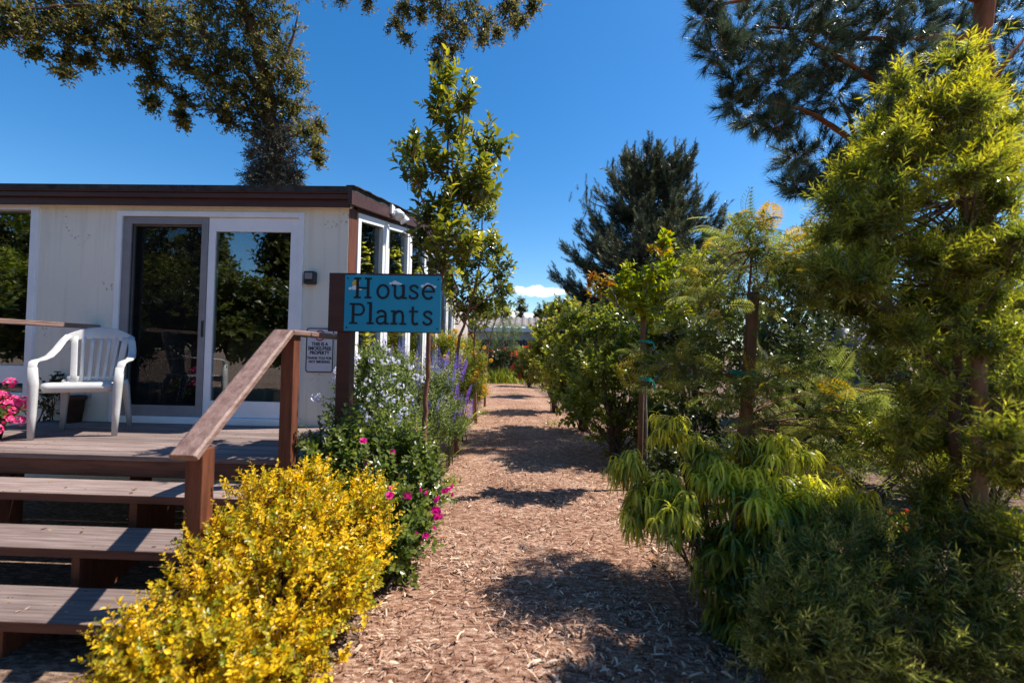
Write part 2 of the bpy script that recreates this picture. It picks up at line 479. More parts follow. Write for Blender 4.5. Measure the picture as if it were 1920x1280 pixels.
MT['sheet'] = noise_mat('corrugated_sheet', (.15, .13, .12), (.24, .21, .19), 1.5, .6, .3)
MT['fence'] = noise_mat('dark_fence_board', (.025, .02, .02), (.06, .05, .048), 3, .85, .2, rvar=.3)
MT['pale'] = noise_mat('pale_wall', (.36, .35, .34), (.44, .43, .42), 1, .8, .2)

# leaf colours: dark, mid, light, tip
MT['l_gold'] = leaf_mat('golden_leaves', (.36, .27, .010), (.74, .50, .010), (.92, .66, .03), (.13, .19, .014), .36, .34, .45, hue=.498)
MT['l_rose'] = leaf_mat('shrub_leaves', (.03, .06, .012), (.085, .135, .022), (.19, .25, .045), (.26, .26, .05), .42, .3, .55)
MT['l_slim'] = leaf_mat('glossy_leaves', (.03, .05, .01), (.085, .11, .016), (.20, .21, .028), (.50, .47, .04), .44, .26, .6)
MT['l_hedge'] = leaf_mat('hedge_leaves', (.045, .07, .010), (.16, .205, .022), (.38, .40, .06), (.52, .38, .10), .48, .26, .6, hue=.494)
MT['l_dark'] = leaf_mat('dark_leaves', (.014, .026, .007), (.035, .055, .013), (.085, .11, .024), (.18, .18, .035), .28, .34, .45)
MT['l_back'] = leaf_mat('background_leaves', (.018, .032, .009), (.05, .072, .015), (.13, .15, .03), (.26, .23, .04), .42, .33, .5)
MT['l_fern'] = leaf_mat('narrow_leaves', (.04, .065, .012), (.145, .19, .028), (.38, .41, .09), (.55, .47, .035), .52, .25, .65, hue=.498)  # tip and dark tones put sun-glow and shaded gaps into the leaf colour
MT['l_weep'] = leaf_mat('drooping_leaves', (.022, .055, .010), (.09, .15, .018), (.25, .33, .045), (.84, .80, .10), .55, .28, .6, hue=.497)  # bright tip and deep dark put sunlit ends and shaded depths into the colour
MT['l_low'] = leaf_mat('fine_shrub_leaves', (.03, .06, .014), (.13, .17, .03), (.46, .48, .16), (.56, .54, .12), .5, .25, .65)
MT['l_silk'] = leaf_mat('feathery_leaves', (.035, .055, .014), (.12, .15, .028), (.34, .35, .09), (.60, .36, .035), .48, .55, .22, hue=.499)
MT['l_maple'] = leaf_mat('sapling_leaves', (.15, .19, .012), (.27, .30, .02), (.42, .41, .03), (.34, .018, .01), .4, .42, .35, hue=.5)
MT['l_left'] = leaf_mat('olive_leaves', (.022, .032, .01), (.065, .078, .02), (.16, .155, .05), (.42, .27, .04), .5, .42, .35)
MT['l_pine'] = leaf_mat('blue_green_needles', (.012, .024, .015), (.034, .052, .030), (.20, .225, .10), (.14, .11, .06), .15, .45, .4)  # pale olive end colours some tufts as if the sun caught them
MT['l_pine2'] = leaf_mat('long_pine_needles', (.02, .042, .024), (.052, .088, .046), (.14, .18, .095), (.16, .12, .06), .2, .4, .5)
MT['l_salvia'] = leaf_mat('grey_green_leaves', (.06, .10, .03), (.13, .19, .05), (.26, .31, .11), (.4, .42, .14), .36, .45, .35)
MT['l_lime'] = leaf_mat('lime_blades', (.10, .15, .015), (.20, .25, .025), (.34, .36, .05), (.5, .4, .05), .35, .4, .4)
MT['l_ivy'] = leaf_mat('grey_vine_leaves', (.03, .032, .02), (.07, .07, .045), (.17, .16, .12), (.2, .18, .1), .2, .5, .3)
MT['litter'] = leaf_mat('dry_leaves', (.07, .04, .02), (.18, .10, .06), (.38, .26, .18), (.42, .16, .03), .1, .8, .2)
def petal(name, a, b): return leaf_mat(name, a, tuple((x + y) / 2 for x, y in zip(a, b)), b, None, .35, .5, .25)
MT['p_magenta'] = petal('magenta_petals', (.55, .015, .20), (.75, .06, .38))
MT['p_pink'] = petal('pink_petals', (.70, .03, .14), (.85, .15, .38))
MT['p_white'] = petal('white_petals', (.62, .62, .78), (.82, .82, .88))
MT['p_blue'] = petal('violet_blue_petals', (.10, .07, .42), (.26, .20, .66))
MT['p_purple'] = petal('purple_petals', (.10, .025, .36), (.22, .07, .52))
MT['p_orange'] = petal('orange_petals', (.52, .28, .015), (.68, .44, .05))
MT['p_red'] = petal('red_petals', (.50, .07, .03), (.66, .20, .10))
MT['sign_blue'] = noise_mat('sign_blue_print', (.008, .24, .40), (.014, .30, .47), 1.5, .4, .4)
MT['ink'] = noise_mat('sign_dark_ink', (.008, .012, .02), (.014, .018, .028), 5, .5, .3)
MT['sign_white'] = noise_mat('sign_white_print', (.52, .66, .74), (.66, .76, .82), 4, .5, .3)
MT['sign_sun'] = noise_mat('sign_yellow_print', (.55, .32, .03), (.66, .40, .05), 4, .5, .3)
MT['notice'] = noise_mat('notice_plate', (.60, .61, .66), (.68, .69, .73), 4, .4, .4)
MT['red'] = noise_mat('notice_red', (.45, .02, .02), (.5, .03, .03), 4, .5, .3)
MT['metal'] = noise_mat('dull_metal', (.30, .30, .31), (.42, .42, .43), 8, .35, .5, metallic=.8)
MT['cloth'] = noise_mat('tan_cloth', (.30, .22, .11), (.42, .32, .17), 6, .9, .1, .2)
MT['plank'] = noise_mat('orange_plank', (.34, .14, .06), (.46, .20, .09), 4, .6, .3)

# ------------------------------------------------------------------ light and sky
SUN = unit(np.array((0.60, 0.17, 1.0)))
EL = math.asin(SUN[2]); ROT = math.atan2(SUN[0], SUN[1])
w = bpy.data.worlds.new('World'); sc.world = w; w.use_nodes = True
nt = w.node_tree; ns = nt.nodes; lk = nt.links
for n in list(ns): ns.remove(n)
sky = N(ns, 'ShaderNodeTexSky', sky_type='NISHITA')
sky.sun_disc = False; sky.sun_elevation = EL; sky.sun_rotation = ROT
sky.air_density = 1.0; sky.dust_density = 0.35; sky.ozone_density = 2.2; sky.altitude = 60
hs = N(ns, 'ShaderNodeHueSaturation', Saturation=1.385, Value=1.0)
lk.new(sky.outputs[0], hs.inputs['Color'])
tc = N(ns, 'ShaderNodeTexCoord')
sep = N(ns, 'ShaderNodeSeparateXYZ'); lk.new(tc.outputs['Generated'], sep.inputs[0])
# a bank of small cumulus low in the sky beyond the end of the path
mp = N(ns, 'ShaderNodeMapping'); mp.inputs['Scale'].default_value = (22, 22, 46); mp.inputs['Location'].default_value = (1.3, .4, .2)
lk.new(tc.outputs['Generated'], mp.inputs[0])
cn = N(ns, 'ShaderNodeTexNoise', Scale=1.0, Detail=9, Roughness=.58); lk.new(mp.outputs[0], cn.inputs['Vector'])


def bump1(sock, lo, mid, hi):
    a = N(ns, 'ShaderNodeMapRange', interpolation_type='SMOOTHSTEP'); a.inputs['From Min'].default_value = lo; a.inputs['From Max'].default_value = mid
    b = N(ns, 'ShaderNodeMapRange', interpolation_type='SMOOTHSTEP'); b.inputs['From Min'].default_value = hi; b.inputs['From Max'].default_value = mid
    lk.new(sock, a.inputs[0]); lk.new(sock, b.inputs[0])
    mu = N(ns, 'ShaderNodeMath', operation='MULTIPLY'); lk.new(a.outputs[0], mu.inputs[0]); lk.new(b.outputs[0], mu.inputs[1])
    return mu.outputs[0]


def band(xlo, xm, xhi, zlo, zm, zhi):
    mu = N(ns, 'ShaderNodeMath', operation='MULTIPLY')
    lk.new(bump1(sep.outputs[0], xlo, xm, xhi), mu.inputs[0]); lk.new(bump1(sep.outputs[2], zlo, zm, zhi), mu.inputs[1])
    return mu.outputs[0]
b1 = band(-.10, .03, .15, .108, .140, .172)
b2 = band(-.12, -.01, .10, .05, .085, .118)
sc2 = N(ns, 'ShaderNodeMath', operation='MULTIPLY'); sc2.inputs[1].default_value = .82; lk.new(b2, sc2.inputs[0])
gate = N(ns, 'ShaderNodeMath', operation='MAXIMUM'); lk.new(b1, gate.inputs[0]); lk.new(sc2.outputs[0], gate.inputs[1])
front = N(ns, 'ShaderNodeMath', operation='GREATER_THAN'); front.inputs[1].default_value = 0; lk.new(sep.outputs[1], front.inputs[0])
sm = N(ns, 'ShaderNodeMath', operation='MULTIPLY_ADD'); sm.inputs[1].default_value = .62; lk.new(gate.outputs[0], sm.inputs[0]); lk.new(cn.outputs['Fac'], sm.inputs[2])
cm = N(ns, 'ShaderNodeMapRange', interpolation_type='SMOOTHSTEP'); cm.inputs['From Min'].default_value = .84; cm.inputs['From Max'].default_value = 1.02; cm.inputs['To Max'].default_value = .95
lk.new(sm.outputs[0], cm.inputs[0])
cf = N(ns, 'ShaderNodeMath', operation='MULTIPLY'); lk.new(cm.outputs[0], cf.inputs[0]); lk.new(front.outputs[0], cf.inputs[1])
cx = N(ns, 'ShaderNodeMixRGB'); cx.inputs[2].default_value = (9.0, 9.2, 9.6, 1)
lk.new(cf.outputs[0], cx.inputs[0]); lk.new(hs.outputs[0], cx.inputs[1])
bg = N(ns, 'ShaderNodeBackground', Strength=.094)
lk.new(cx.outputs[0], bg.inputs['Color'])
wo = N(ns, 'ShaderNodeOutputWorld'); lk.new(bg.outputs[0], wo.inputs[0])

sl = bpy.data.lights.new('sun', 'SUN'); sl.energy = 4.7; sl.angle = math.radians(.53); sl.color = (1.0, .93, .82)
so = bpy.data.objects.new('sun', sl); COL.objects.link(so)
so.rotation_euler = Vector(-SUN).to_track_quat('-Z', 'Y').to_euler()
so.location = (20, 3, 40)

vs = sc.view_settings
sc.display_settings.display_device = 'sRGB'
vs.view_transform = 'Standard'; vs.look = 'None'; vs.exposure = 0.95; vs.gamma = 1.0
cy = sc.cycles
cy.use_denoising = True; cy.denoising_prefilter = 'NONE'; cy.denoising_input_passes = 'RGB_ALBEDO_NORMAL'; cy.denoising_quality = 'HIGH'; cy.use_adaptive_sampling = False
cy.max_bounces = 9; cy.transparent_max_bounces = 12; cy.diffuse_bounces = 5; cy.glossy_bounces = 3; cy.transmission_bounces = 4
cy.caustics_reflective = False; cy.caustics_refractive = False
cy.sample_clamp_indirect = 2.5

# ------------------------------------------------------------------ ground and path
gb = Batch()
gb.raw([(-400, -200, 0), (400, -200, 0), (400, 900, 0), (-400, 900, 0)], [(0, 1, 2, 3)])
tag(gb.build('ground', MT['soil']), kind='structure')

LEFT = [(-3, -7.0), (1.0, -7.0), (1.62, -5.0), (1.78, -1.2), (2.2, -.86), (3.3, -.90), (4.5, -.94), (6.0, -.99), (9, -1.08), (13, -1.25), (17, -1.6), (22, -2.2), (25, -3.6), (26, -7)]
RIGHT = [(-3, 4.5), (1.5, 2.2), (2.2, .98), (3.0, .98), (4, 1.1), (6, 1.35), (8, 1.3), (10, 1.15), (13, .95), (17, .55), (20, .1), (23, -.5), (24.5, -2.5), (24.6, -7)]
def interp(tab, y): return np.interp(y, [t[0] for t in tab], [t[1] for t in tab])
pb = Batch()
ys = np.concatenate([np.linspace(-3, 8, 140), np.linspace(8.2, 24.5, 60)])
V = []; F = []
K = 13
for i, y in enumerate(ys):
    a, b = interp(LEFT, y), interp(RIGHT, y)
    a += .05 * math.sin(y * 5.3) + .04 * math.sin(y * 11.1 + 1); b += .06 * math.sin(y * 4.7 + 2) + .04 * math.sin(y * 13)
    for j in range(K):
        t = j / (K - 1)
        h = .004 + .022 * math.sin(PI * t) + .008 * math.sin(3.1 * y + 5 * t) * math.sin(PI * t)
        V.append((a + (b - a) * t, y, h))
for i in range(len(ys) - 1):
    for j in range(K - 1):
        F.append((i * K + j, i * K + j + 1, (i + 1) * K + j + 1, (i + 1) * K + j))
pb.raw(V, F, 0)
tag(pb.build('path', MT['path'], smooth=True), kind='structure')

# loose shreds lying on the path: far too many to count
def curlstrip(bend, tw):
    v = []; f = []
    for i in range(4):
        t = i / 3
        ww = .5 * (.45 + .55 * math.sin(PI * (.15 + .7 * t)))
        zz = bend * math.sin(PI * t); xx = tw * math.sin(PI * t)
        v += [(-ww + xx, t, zz), (ww + xx, t, zz + .15 * bend)]
        if i: f.append((2 * i - 2, 2 * i - 1, 2 * i + 1, 2 * i))
    return T_(v, f)
cb = Batch()
for k, (bend, tw, n, lo, hi) in enumerate(((.9, .2, 24000, .006, .034), (.3, .7, 11000, .010, .05), (1.1, -.5, 4200, .03, .075), (.4, .3, 1700, .04, .10), (.6, .9, 420, .06, .13))):
    y = 1.25 + 11 * rng.random(n) ** 2.0
    a, b = interp(LEFT, y), interp(RIGHT, y)
    a = np.maximum(a, -4.2)
    x = a - .06 + (b - a + .16) * rng.random(n)
    pat = np.sin(x * 3.1 + 1.3 * np.sin(y * 2.3)) + np.sin(y * 2.7 + 1.7 * np.sin(x * 2.9 + 1)) + .8 * np.sin(x * 7 + y * 5.3)
    ok = (pat + rng.normal(size=n) * .9 > -.35) | (rng.random(n) < .22)
    x, y, a, b = x[ok], y[ok], a[ok], b[ok]; n = len(x)
    z = .018 + .022 * np.sin(PI * np.clip((x - a) / (b - a), 0, 1)) + .006 * rng.random(n)
    ang = rng.random(n) * 6.28
    L = lo + (hi - lo) * rng.random(n) ** 1.8
    D = np.stack([np.cos(ang), np.sin(ang), .16 * rng.normal(size=n)], 1)
    U = np.stack([.35 * rng.normal(size=n), .35 * rng.normal(size=n), np.ones(n)], 1)
    wd = (.003 + .011 * rng.random(n) ** 1.6) * (L / .05 * .5 + .5)
    cb.add(curlstrip(bend, tw), np.stack([x, y, z], 1), D, U, np.stack([wd, L, wd], 1), R=rng.random(n) ** (1.0 if k < 2 else .6))
tag(cb.build('wood_chips', MT['chips']), kind='stuff')

lb = Batch()
n = 9000
y = 1.3 + 11 * rng.random(n) ** 1.5
x = interp(RIGHT, y) - .1 + 5.5 * rng.random(n) ** 1.4
D = np.stack([rng.normal(size=n), rng.normal(size=n), .25 * rng.normal(size=n)], 1)
U = np.stack([.4 * rng.normal(size=n), .4 * rng.normal(size=n), np.ones(n)], 1)
lb.add(LEAF, np.stack([x, y, .008 + .015 * rng.random(n)], 1), D, U, .02 + .05 * rng.random(n) ** 2, R=rng.random(n), Q=(rng.random(n) < .06) * .8)
tag(lb.build('leaf_litter', MT['litter']), kind='stuff')

# ------------------------------------------------------------------ house
WY = 4.52          # front wall plane
CX = -1.88         # side wall plane
FZ = .72           # door sill level
house = thing('house', 'low cream house with brown eaves and slanted row of side windows', 'house', (-6.5, 7.0, 0))
dl = at(221, 590, WY)[0] - .03; dr = at(567, 590, WY)[0]; dt = at(390, 398, WY)[2]
wr = at(70, 530, WY)[0]; wt = at(77, 382, WY)[2]
wl = wr - 2.6; wb = 0.95
TOP = 3.10
b = Batch()
for (x0, x1, z0, z1) in ((-12, wl, .12, TOP), (wl, wr, .12, wb), (wl, wr, wt, TOP), (wr, dl, .12, TOP), (dl, dr, dt, TOP), (dl, dr, .12, FZ), (dr, CX + .011, .12, TOP)):
    b.box((x0, WY, z0), (x1, WY + .12, z1))
b.build('front_wall', MT['wall'], house)
b = Batch()
b.box((dl + .015, WY - .006, dt + .06), (dl + .023, WY - .001, TOP))
b.build('panel_seam', MT['fascia'], house)


def zr(y): return 3.163 + .195 * (min(y, 7.8) - 4.40) - .195 * max(0, y - 7.8)
YE = 11.05         # rear end of the side wall
SILL = 1.0
b = Batch()
b.box((CX - .12, WY + .12, .12), (CX, YE, SILL))
b.build('side_wall', MT['wall'], house)
b = Batch()
b.box((CX - .02, WY + .003, .1), (CX + .016, WY + .22, 3.03))
b.build('corner_post', MT['stain'], house, bevel=.004)
# rake wall above the side windows
ys_ = [WY + .22, 7.8, YE]
b = Batch()
b.prism([(y, zr(y) - .21) for y in ys_] + [(y, zr(y) - .05) for y in ys_[::-1]], 'x', CX - .12, CX + .004)
b.build('side_header', MT['stain_h'], house)
edges = [WY + .22, 5.70, 6.86, 8.0, 9.12, 10.24, YE]
for i in range(6):
    y0, y1 = edges[i] + (.0 if i == 0 else .05), edges[i + 1] - .05
    def ring(pr, x0, x1, bb):
        top = lambda y: zr(y) - .215
        o4 = [(y0, SILL), (y1, SILL), (y1, top(y1)), (y0, top(y0))]
        f = pr
        i4 = [(y0 + f, SILL + f), (y1 - f, SILL + f), (y1 - f, top(y1 - f) - f), (y0 + f, top(y0 + f) - f)]
        for a in range(4):
            c = (a + 1) % 4
            bb.prism([o4[a], o4[c], i4[c], i4[a]], 'x', x0, x1)
        return i4
    b = Batch(); i4 = ring(.085, CX - .07, CX + .03, b)
    fr = b.build('side_window', MT['white'], house)
    g = Batch(); g.prism(i4, 'x', CX - .03, CX - .022)
    g.build('pane', MT['glass2'], fr)
for yy in edges[1:-1]:
    b = Batch(); b.box((CX - .06, yy - .05, SILL - .02), (CX + .045, yy + .05, zr(yy) - .22))
    b.build('mullion', MT['white'], house, bevel=.004)
b = Batch(); b.box((CX, WY + .22, SILL - .05), (CX + .07, YE, SILL - .002)); b.build('side_sill', MT['white'], house, bevel=.004)
b = Batch(); b.box((CX - .06, YE, .1), (CX + .06, YE + .16, zr(YE) - .06)); b.build('end_board', MT['white'], house)
# roof
RX0, RX1 = -12.3, -1.785
b = Batch()
yo = [4.38, 7.8, 11.4]
b.prism([(y, zr(y) - .045) for y in yo] + [(y, zr(y) + .012) for y in yo[::-1]], 'x', RX0, RX1 - .002)
b.build('roof', MT['roof'], house)
b = Batch()
yy = list(np.linspace(4.38, 7.8, 26)) + list(np.linspace(7.95, 11.4, 22))
pts = [(RX1 - .02, y, zr(y) + .013 + .012 * random.random()) for y in yy]
b.ribbon(pts, (1, 0, 0), [.07 + .03 * random.random() for _ in yy], .016)
b.build('shingle_edge', MT['roof'], house)
b = Batch()
b.prism([(y, zr(y) - .17) for y in yo] + [(y, zr(y) - .047) for y in yo[::-1]], 'x', RX1 - .045, RX1)
b.build('rake_board', MT['fascia'], house)
b = Batch()
b.box((RX0, 4.435, 2.975), (RX1 - .046, 4.465, 3.11)); b.box((RX0, 4.40, 3.05), (RX1 - .03, 4.434, 3.10)); b.box((RX0, 4.385, 3.101), (RX1 - .02, 4.434, 3.15))
b.build('fascia', MT['fascia'], house, bevel=.006)
b = Batch(); b.box((RX0, 4.466, 2.985), (RX1 - .05, WY - .002, 3.0)); b.build('soffit', MT['wall'], house)
# sliding door
b = Batch()
f = .055
b.box((dl, WY - .03, FZ + .0), (dl + f, WY + .1, dt)); b.box((dr - f, WY - .03, FZ), (dr, WY + .1, dt))
b.box((dl + f, WY - .03, dt - f), (dr - f, WY + .1, dt)); b.box((dl + f, WY - .045, FZ), (dr - f, WY + .1, FZ + .07))
door = b.build('sliding_door', MT['white'], house, bevel=.005)
xm = at(392, 590, WY)[0]


def leaf_panel(name, x0, x1, z0, z1, y0, y1, l, r, t, bt, mat):
    q = Batch()
    q.box((x0, y0, z0), (x0 + l, y1, z1)); q.box((x1 - r, y0, z0), (x1, y1, z1))
    q.box((x0 + l, y0, z1 - t), (x1 - r, y1, z1)); q.box((x0 + l, y0, z0), (x1 - r, y1, z0 + bt))
    return q.build(name, mat, door, bevel=.004), (x0 + l, x1 - r, z0 + bt, z1 - t)
p1, o1 = leaf_panel('screen_panel', dl + f + .003, xm - .035, FZ + .073, dt - f - .003, WY - .012, WY + .02, .09, .07, .075, .11, MT['grey'])
p3, o3 = leaf_panel('fixed_panel', dl + f + .003, xm + .02, FZ + .073, dt - f - .003, WY + .055, WY + .09, .06, .06, .08, .1, MT['white'])
p2, o2 = leaf_panel('door_panel', xm - .032, dr - f - .003, FZ + .073, dt - f - .003, WY - .005, WY + .035, .075, .09, .145, .17, MT['white'])
for nm, o, yy, mt, pa in (('screen_mesh', o1, WY, MT['screen'], door), ('pane', o2, WY + .012, MT['glass'], door), ('pane', o3, WY + .07, MT['glass'], door)):
    q = Batch(); q.box((o[0] - .004, yy, o[2] - .004), (o[1] + .004, yy + .006, o[3] + .004)); q.build(nm, mt, pa)
q = Batch(); q.box((xm - .062, WY - .03, 1.62), (xm - .045, WY - .0125, 1.79)); q.build('handle', MT['dark'], door, bevel=.004)
# big window at the far left
z1, z2 = at(40, 685, WY)[2], at(40, 718, WY)[2]
b = Batch(); f = .075
b.box((wl, WY - .03, wb), (wl + f, WY + .09, wt)); b.box((wr - f, WY - .03, wb), (wr, WY + .09, wt))
b.box((wl + f, WY - .03, wt - f), (wr - f, WY + .09, wt)); b.box((wl + f, WY - .03, wb), (wr - f, WY + .09, wb + .05)); b.box((wl + f, WY - .028, z2), (wr - f, WY + .09, z1))
win = b.build('window', MT['white'], house, bevel=.005)
for za, zb in ((wb + .05, z2), (z1, wt - f)):
    q = Batch(); q.box((wl + f - .003, WY + .03, za - .003), (wr - f + .003, WY + .036, zb + .003)); q.build('pane', MT['glass'], win)
# room behind the glass
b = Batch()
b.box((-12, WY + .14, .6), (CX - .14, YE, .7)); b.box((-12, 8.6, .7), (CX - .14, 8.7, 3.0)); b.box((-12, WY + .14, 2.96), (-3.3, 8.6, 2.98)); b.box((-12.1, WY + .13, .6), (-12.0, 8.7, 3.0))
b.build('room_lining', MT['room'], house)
# floodlight on the first mullion
c = at(734, 398, 5.75); HX = RX1 - .06
b = Batch(); b.box((CX + .03, c[1] - .15, c[2] - .06), (HX + .09, c[1] - .02, c[2] + .06))
b.tube([(HX + .09, c[1] - .08, c[2]), (HX + .13, c[1] - .06, c[2]), (HX + .14, c[1] + .06, c[2] - .01)], .016)
fl = b.build('floodlight', MT['white'], house, bevel=.008)
for dy in (-.075, .085):
    q = Batch()
    p0 = np.array((HX + .13, c[1] + dy, c[2])); dr_ = unit((.35, dy * 3, -.55))
    q.tube([p0, p0 + dr_ * .02, p0 + dr_ * .05, p0 + dr_ * .10, p0 + dr_ * .12], [.03, .045, .052, .066, .063], 16); q.build('lamp_head', MT['white'], fl, smooth=True)
# annex
an = thing('annex', 'plain pinkish grey lean-to behind the last side window', 'annex', (-4, 12.7, 0))
b = Batch(); b.box((-6.2, 11.42, 0), (CX - .03, 14.4, 2.86)); b.build('wall', MT['annex'], an)
b = Batch(); b.box((-6.3, 11.42, 2.862), (CX + .06, 14.5, 2.95)); b.build('roof', MT['fascia'], an, bevel=.01)

# ------------------------------------------------------------------ deck with steps
deck = thing('deck', 'brown wooden porch with four open steps up to the sliding door', 'deck', (-3.3, 3.4, 0))
DX0, DX1, DY0 = -5.0, -1.55, 3.14
b = Batch()
yb = DY0
while yb < WY - .06:
    y2 = min(yb + .138, WY - .012)
    b.box((DX0, yb, FZ - .036 - .0015 * random.random()), (DX1 + .01 * random.random(), y2, FZ - .0015 * random.random()))
    yb = y2 + .006
b.build('deck_boards', MT['weather'], deck, bevel=.004)
b = Batch(); b.box((DX0, DY0 + .012, FZ - .155), (DX1 - .005, DY0 + .05, FZ - .039)); b.box((DX1 - .045, DY0 + .052, FZ - .155), (DX1 - .005, WY - .02, FZ - .039)); b.build('front_beam', MT['stain_h'], deck, bevel=.004)
for x in (-4.9, -3.9, -2.9, -2.0):
    b = Batch(); b.box((x, DY0 + .06, 0), (x + .09, DY0 + .15, FZ - .04)); b.build('pier', MT['stain'], deck)
for (yf, zt) in ((2.78, .56), (2.42, .38), (2.06, .20)):
    b = Batch(); b.box((-4.35, yf, zt - .052), (-1.765, yf + .31, zt), 0, 1)
    b.build('tread', [MT['stain_h'], MT['weather']], deck, bevel=.006)
b = Batch(); b.prism([(3.148, .64), (3.148, .36), (2.02, .0), (1.98, .0), (1.98, .14)], 'x', -1.764, -1.724); b.build('stringer', MT['stain_h'], deck, bevel=.003)
for x in (-2.55, -4.3):
    b = Batch(); b.prism([(3.14, .50), (3.14, .2), (2.5, .0), (2.12, .0)], 'x', x, x + .05)
    b.prism([(2.40, .148), (2.40, .02), (2.1, .0), (2.1, .146)], 'x', x + .001, x + .049)
    b.prism([(2.74, .326), (2.74, .2), (2.46, .1), (2.46, .326)], 'x', x + .001, x + .049)
    b.prism([(3.13, .506), (3.13, .4), (2.82, .2), (2.82, .506)], 'x', x + .001, x + .049)
    b.build('stringer', MT['stain'], deck)
b = Batch()
for i in range(9):
    yy_ = DY0 + .07 + i * .144
    for x in (-4.85, -3.86, -2.86, -1.96, -1.62):
        for dy in (-.035, .035):
            x_ = x + .02 * random.random(); y_ = yy_ + dy
            if y_ < WY - .05: b.raw([(x_ + .006 * math.cos(k * PI / 3), y_ + .006 * math.sin(k * PI / 3), FZ + .0012) for k in range(6)], [tuple(range(6))])
sc_h = b.build('screw_heads', MT['dark'], deck); sc_h['kind'] = 'stuff'
# right-hand rail: two posts, sloping cap and level cap
for (y, z1_) in ((2.2, 1.0), (3.045, 1.61)):
    b = Batch(); b.box((-1.71, y, 0), (-1.62, y + .09, z1_)); b.build('rail_post', MT['stain'], deck, bevel=.005)
b = Batch(); b.box((-1.665, 3.88, 0), (-1.605, 3.94, 1.606)); b.build('rail_post', MT['stain'], deck, bevel=.004)
S0, S1 = np.array((-1.665, 2.13, .975)), np.array((-1.665, 2.99, 1.632))
b = Batch(); b.ribbon([S0, S0 * .5 + S1 * .5, S1], (1, 0, 0), .14, .042); b.build('handrail', MT['rail'], deck)
b = Batch(); b.ribbon([(-1.665, 2.998, 1.629), (-1.665, 3.6, 1.629), (-1.665, 3.97, 1.629)], (1, 0, 0), .14, .042); b.build('handrail', MT['rail'], deck)
# left-hand rail
b = Batch(); b.box((-4.60, 3.2, 1.685), (-4.46, WY - .02, 1.727)); b.build('handrail', MT['rail'], deck, bevel=.005)
b = Batch(); b.box((-4.575, 3.18, 0), (-4.485, 3.27, 1.684)); b.build('rail_post', MT['stain'], deck, bevel=.005)

b = Batch(); n = 130
xx_ = np.concatenate([-4.6 + 2.9 * rng.random(70), -3.4 + 1.6 * rng.random(60)]); q_ = rng.integers(0, 4, 60)
yy_ = np.concatenate([DY0 + .05 + 1.25 * rng.random(70) ** .6, np.choose(q_, [2.8, 2.44, 2.08, 2.08]) + .27 * rng.random(60)])
zz_ = np.concatenate([np.full(70, FZ + .004), np.choose(q_, [.563, .383, .203, .203])])
b.add(LEAF, np.stack([xx_, yy_, zz_], 1), np.stack([rng.normal(size=n), rng.normal(size=n), .15 * rng.normal(size=n)], 1), np.stack([.25 * rng.normal(size=n), .25 * rng.normal(size=n), np.ones(n)], 1), .012 + .03 * rng.random(n) ** 2, Q=(rng.random(n) < .1) * .7)
tag(b.build('fallen_leaves', MT['litter']), kind='stuff')

# ------------------------------------------------------------------ white plastic chair
def make_chair(label, loc, rz):
    t = thing('plastic_chair', label, 'chair', (0, 0, 0))
    b = Batch(); b.ribbon([(0, -.238, .385), (0, -.252, .43), (0, -.235, .452), (0, -.19, .46), (0, -.05, .446), (0, .1, .432), (0, .2, .44), (0, .215, .47)], (1, 0, 0), [.44, .46, .47, .47, .46, .45, .43, .42], .016)
    b.build('seat', MT['plastic'], t, smooth=True)
    b = Batch()
    yb = lambda x, z: .205 + (z - .44) * .24 - 1.0 * x * x
    for i in range(7):
        u = (i - 3) / 3
        wd = .03 if abs(u) < .9 else .05
        pts = [(u * (.155 + .035 * (z - .44) / .45), yb(u * .17, z), z) for z in np.linspace(.445, .875, 7)]
        b.ribbon(pts, (1, 0, 0), wd, .012)
    xs = np.linspace(-.245, .245, 15)
    b.ribbon([(x, yb(x, .9) + .004, .915 - 1.15 * x * x) for x in xs], [(0, .24, 1)] * 15, [.055 + .06 * math.cos(x / .245 * 1.35) for x in xs], .016)
    b.ribbon([(x, yb(x, .5), .47) for x in np.linspace(-.2, .2, 9)], (0, .1, 1), .06, .014)
    b.build('backrest', MT['plastic'], t, smooth=True)
    for s in (-1, 1):
        b = Batch()
        pts = [(.225, .262, .88), (.25, .222, .83), (.272, .15, .745), (.287, .06, .685), (.294, -.06, .66), (.292, -.18, .652), (.288, -.235, .64), (.283, -.262, .60), (.28, -.266, .55)]
        b.ribbon([(s * x, y, z) for x, y, z in pts], [(1, 0, 0)] * 9, [.05, .055, .06, .062, .06, .058, .058, .056, .056], .018)
        b.build('armrest', MT['plastic'], t, smooth=True)
        for nm, pts, wd, th in (('leg', [(.28, -.262, .60), (.272, -.262, .45), (.268, -.272, .2), (.266, -.282, 0)], [.058, .062, .05, .036], [.03, .06, .046, .036]),
                                ('leg', [(.205, .19, .46), (.215, .215, .40), (.232, .25, .2), (.245, .28, 0)], [.06, .06, .046, .036], [.05, .055, .042, .034])):
            b = Batch(); b.ribbon([(s * x, y, z) for x, y, z in pts], (1, 0, 0), wd, th); b.build(nm, MT['plastic'], t, smooth=True)
    t.location = loc; t.rotation_euler = (0, 0, rz)
    return t


def dup(root, loc, rz=0, label=None, scale=1.0):
    r = root.copy(); COL.objects.link(r); r.location = loc; r.rotation_euler = (0, 0, rz); r.scale = (scale,) * 3
    if label: r['label'] = label
    for ch in list(root.children):
        c_ = ch.copy(); COL.objects.link(c_); c_.parent = r
        for g_ in ch.children:
            d_ = g_.copy(); COL.objects.link(d_); d_.parent = c_
    return r
chair = make_chair('white plastic garden armchair half in sun on the porch', (-3.99, 3.93, FZ), math.radians(30))
dup(chair, (-4.55, 5.75, .70), math.radians(-60), 'dim white plastic chair indoors behind the insect screen')

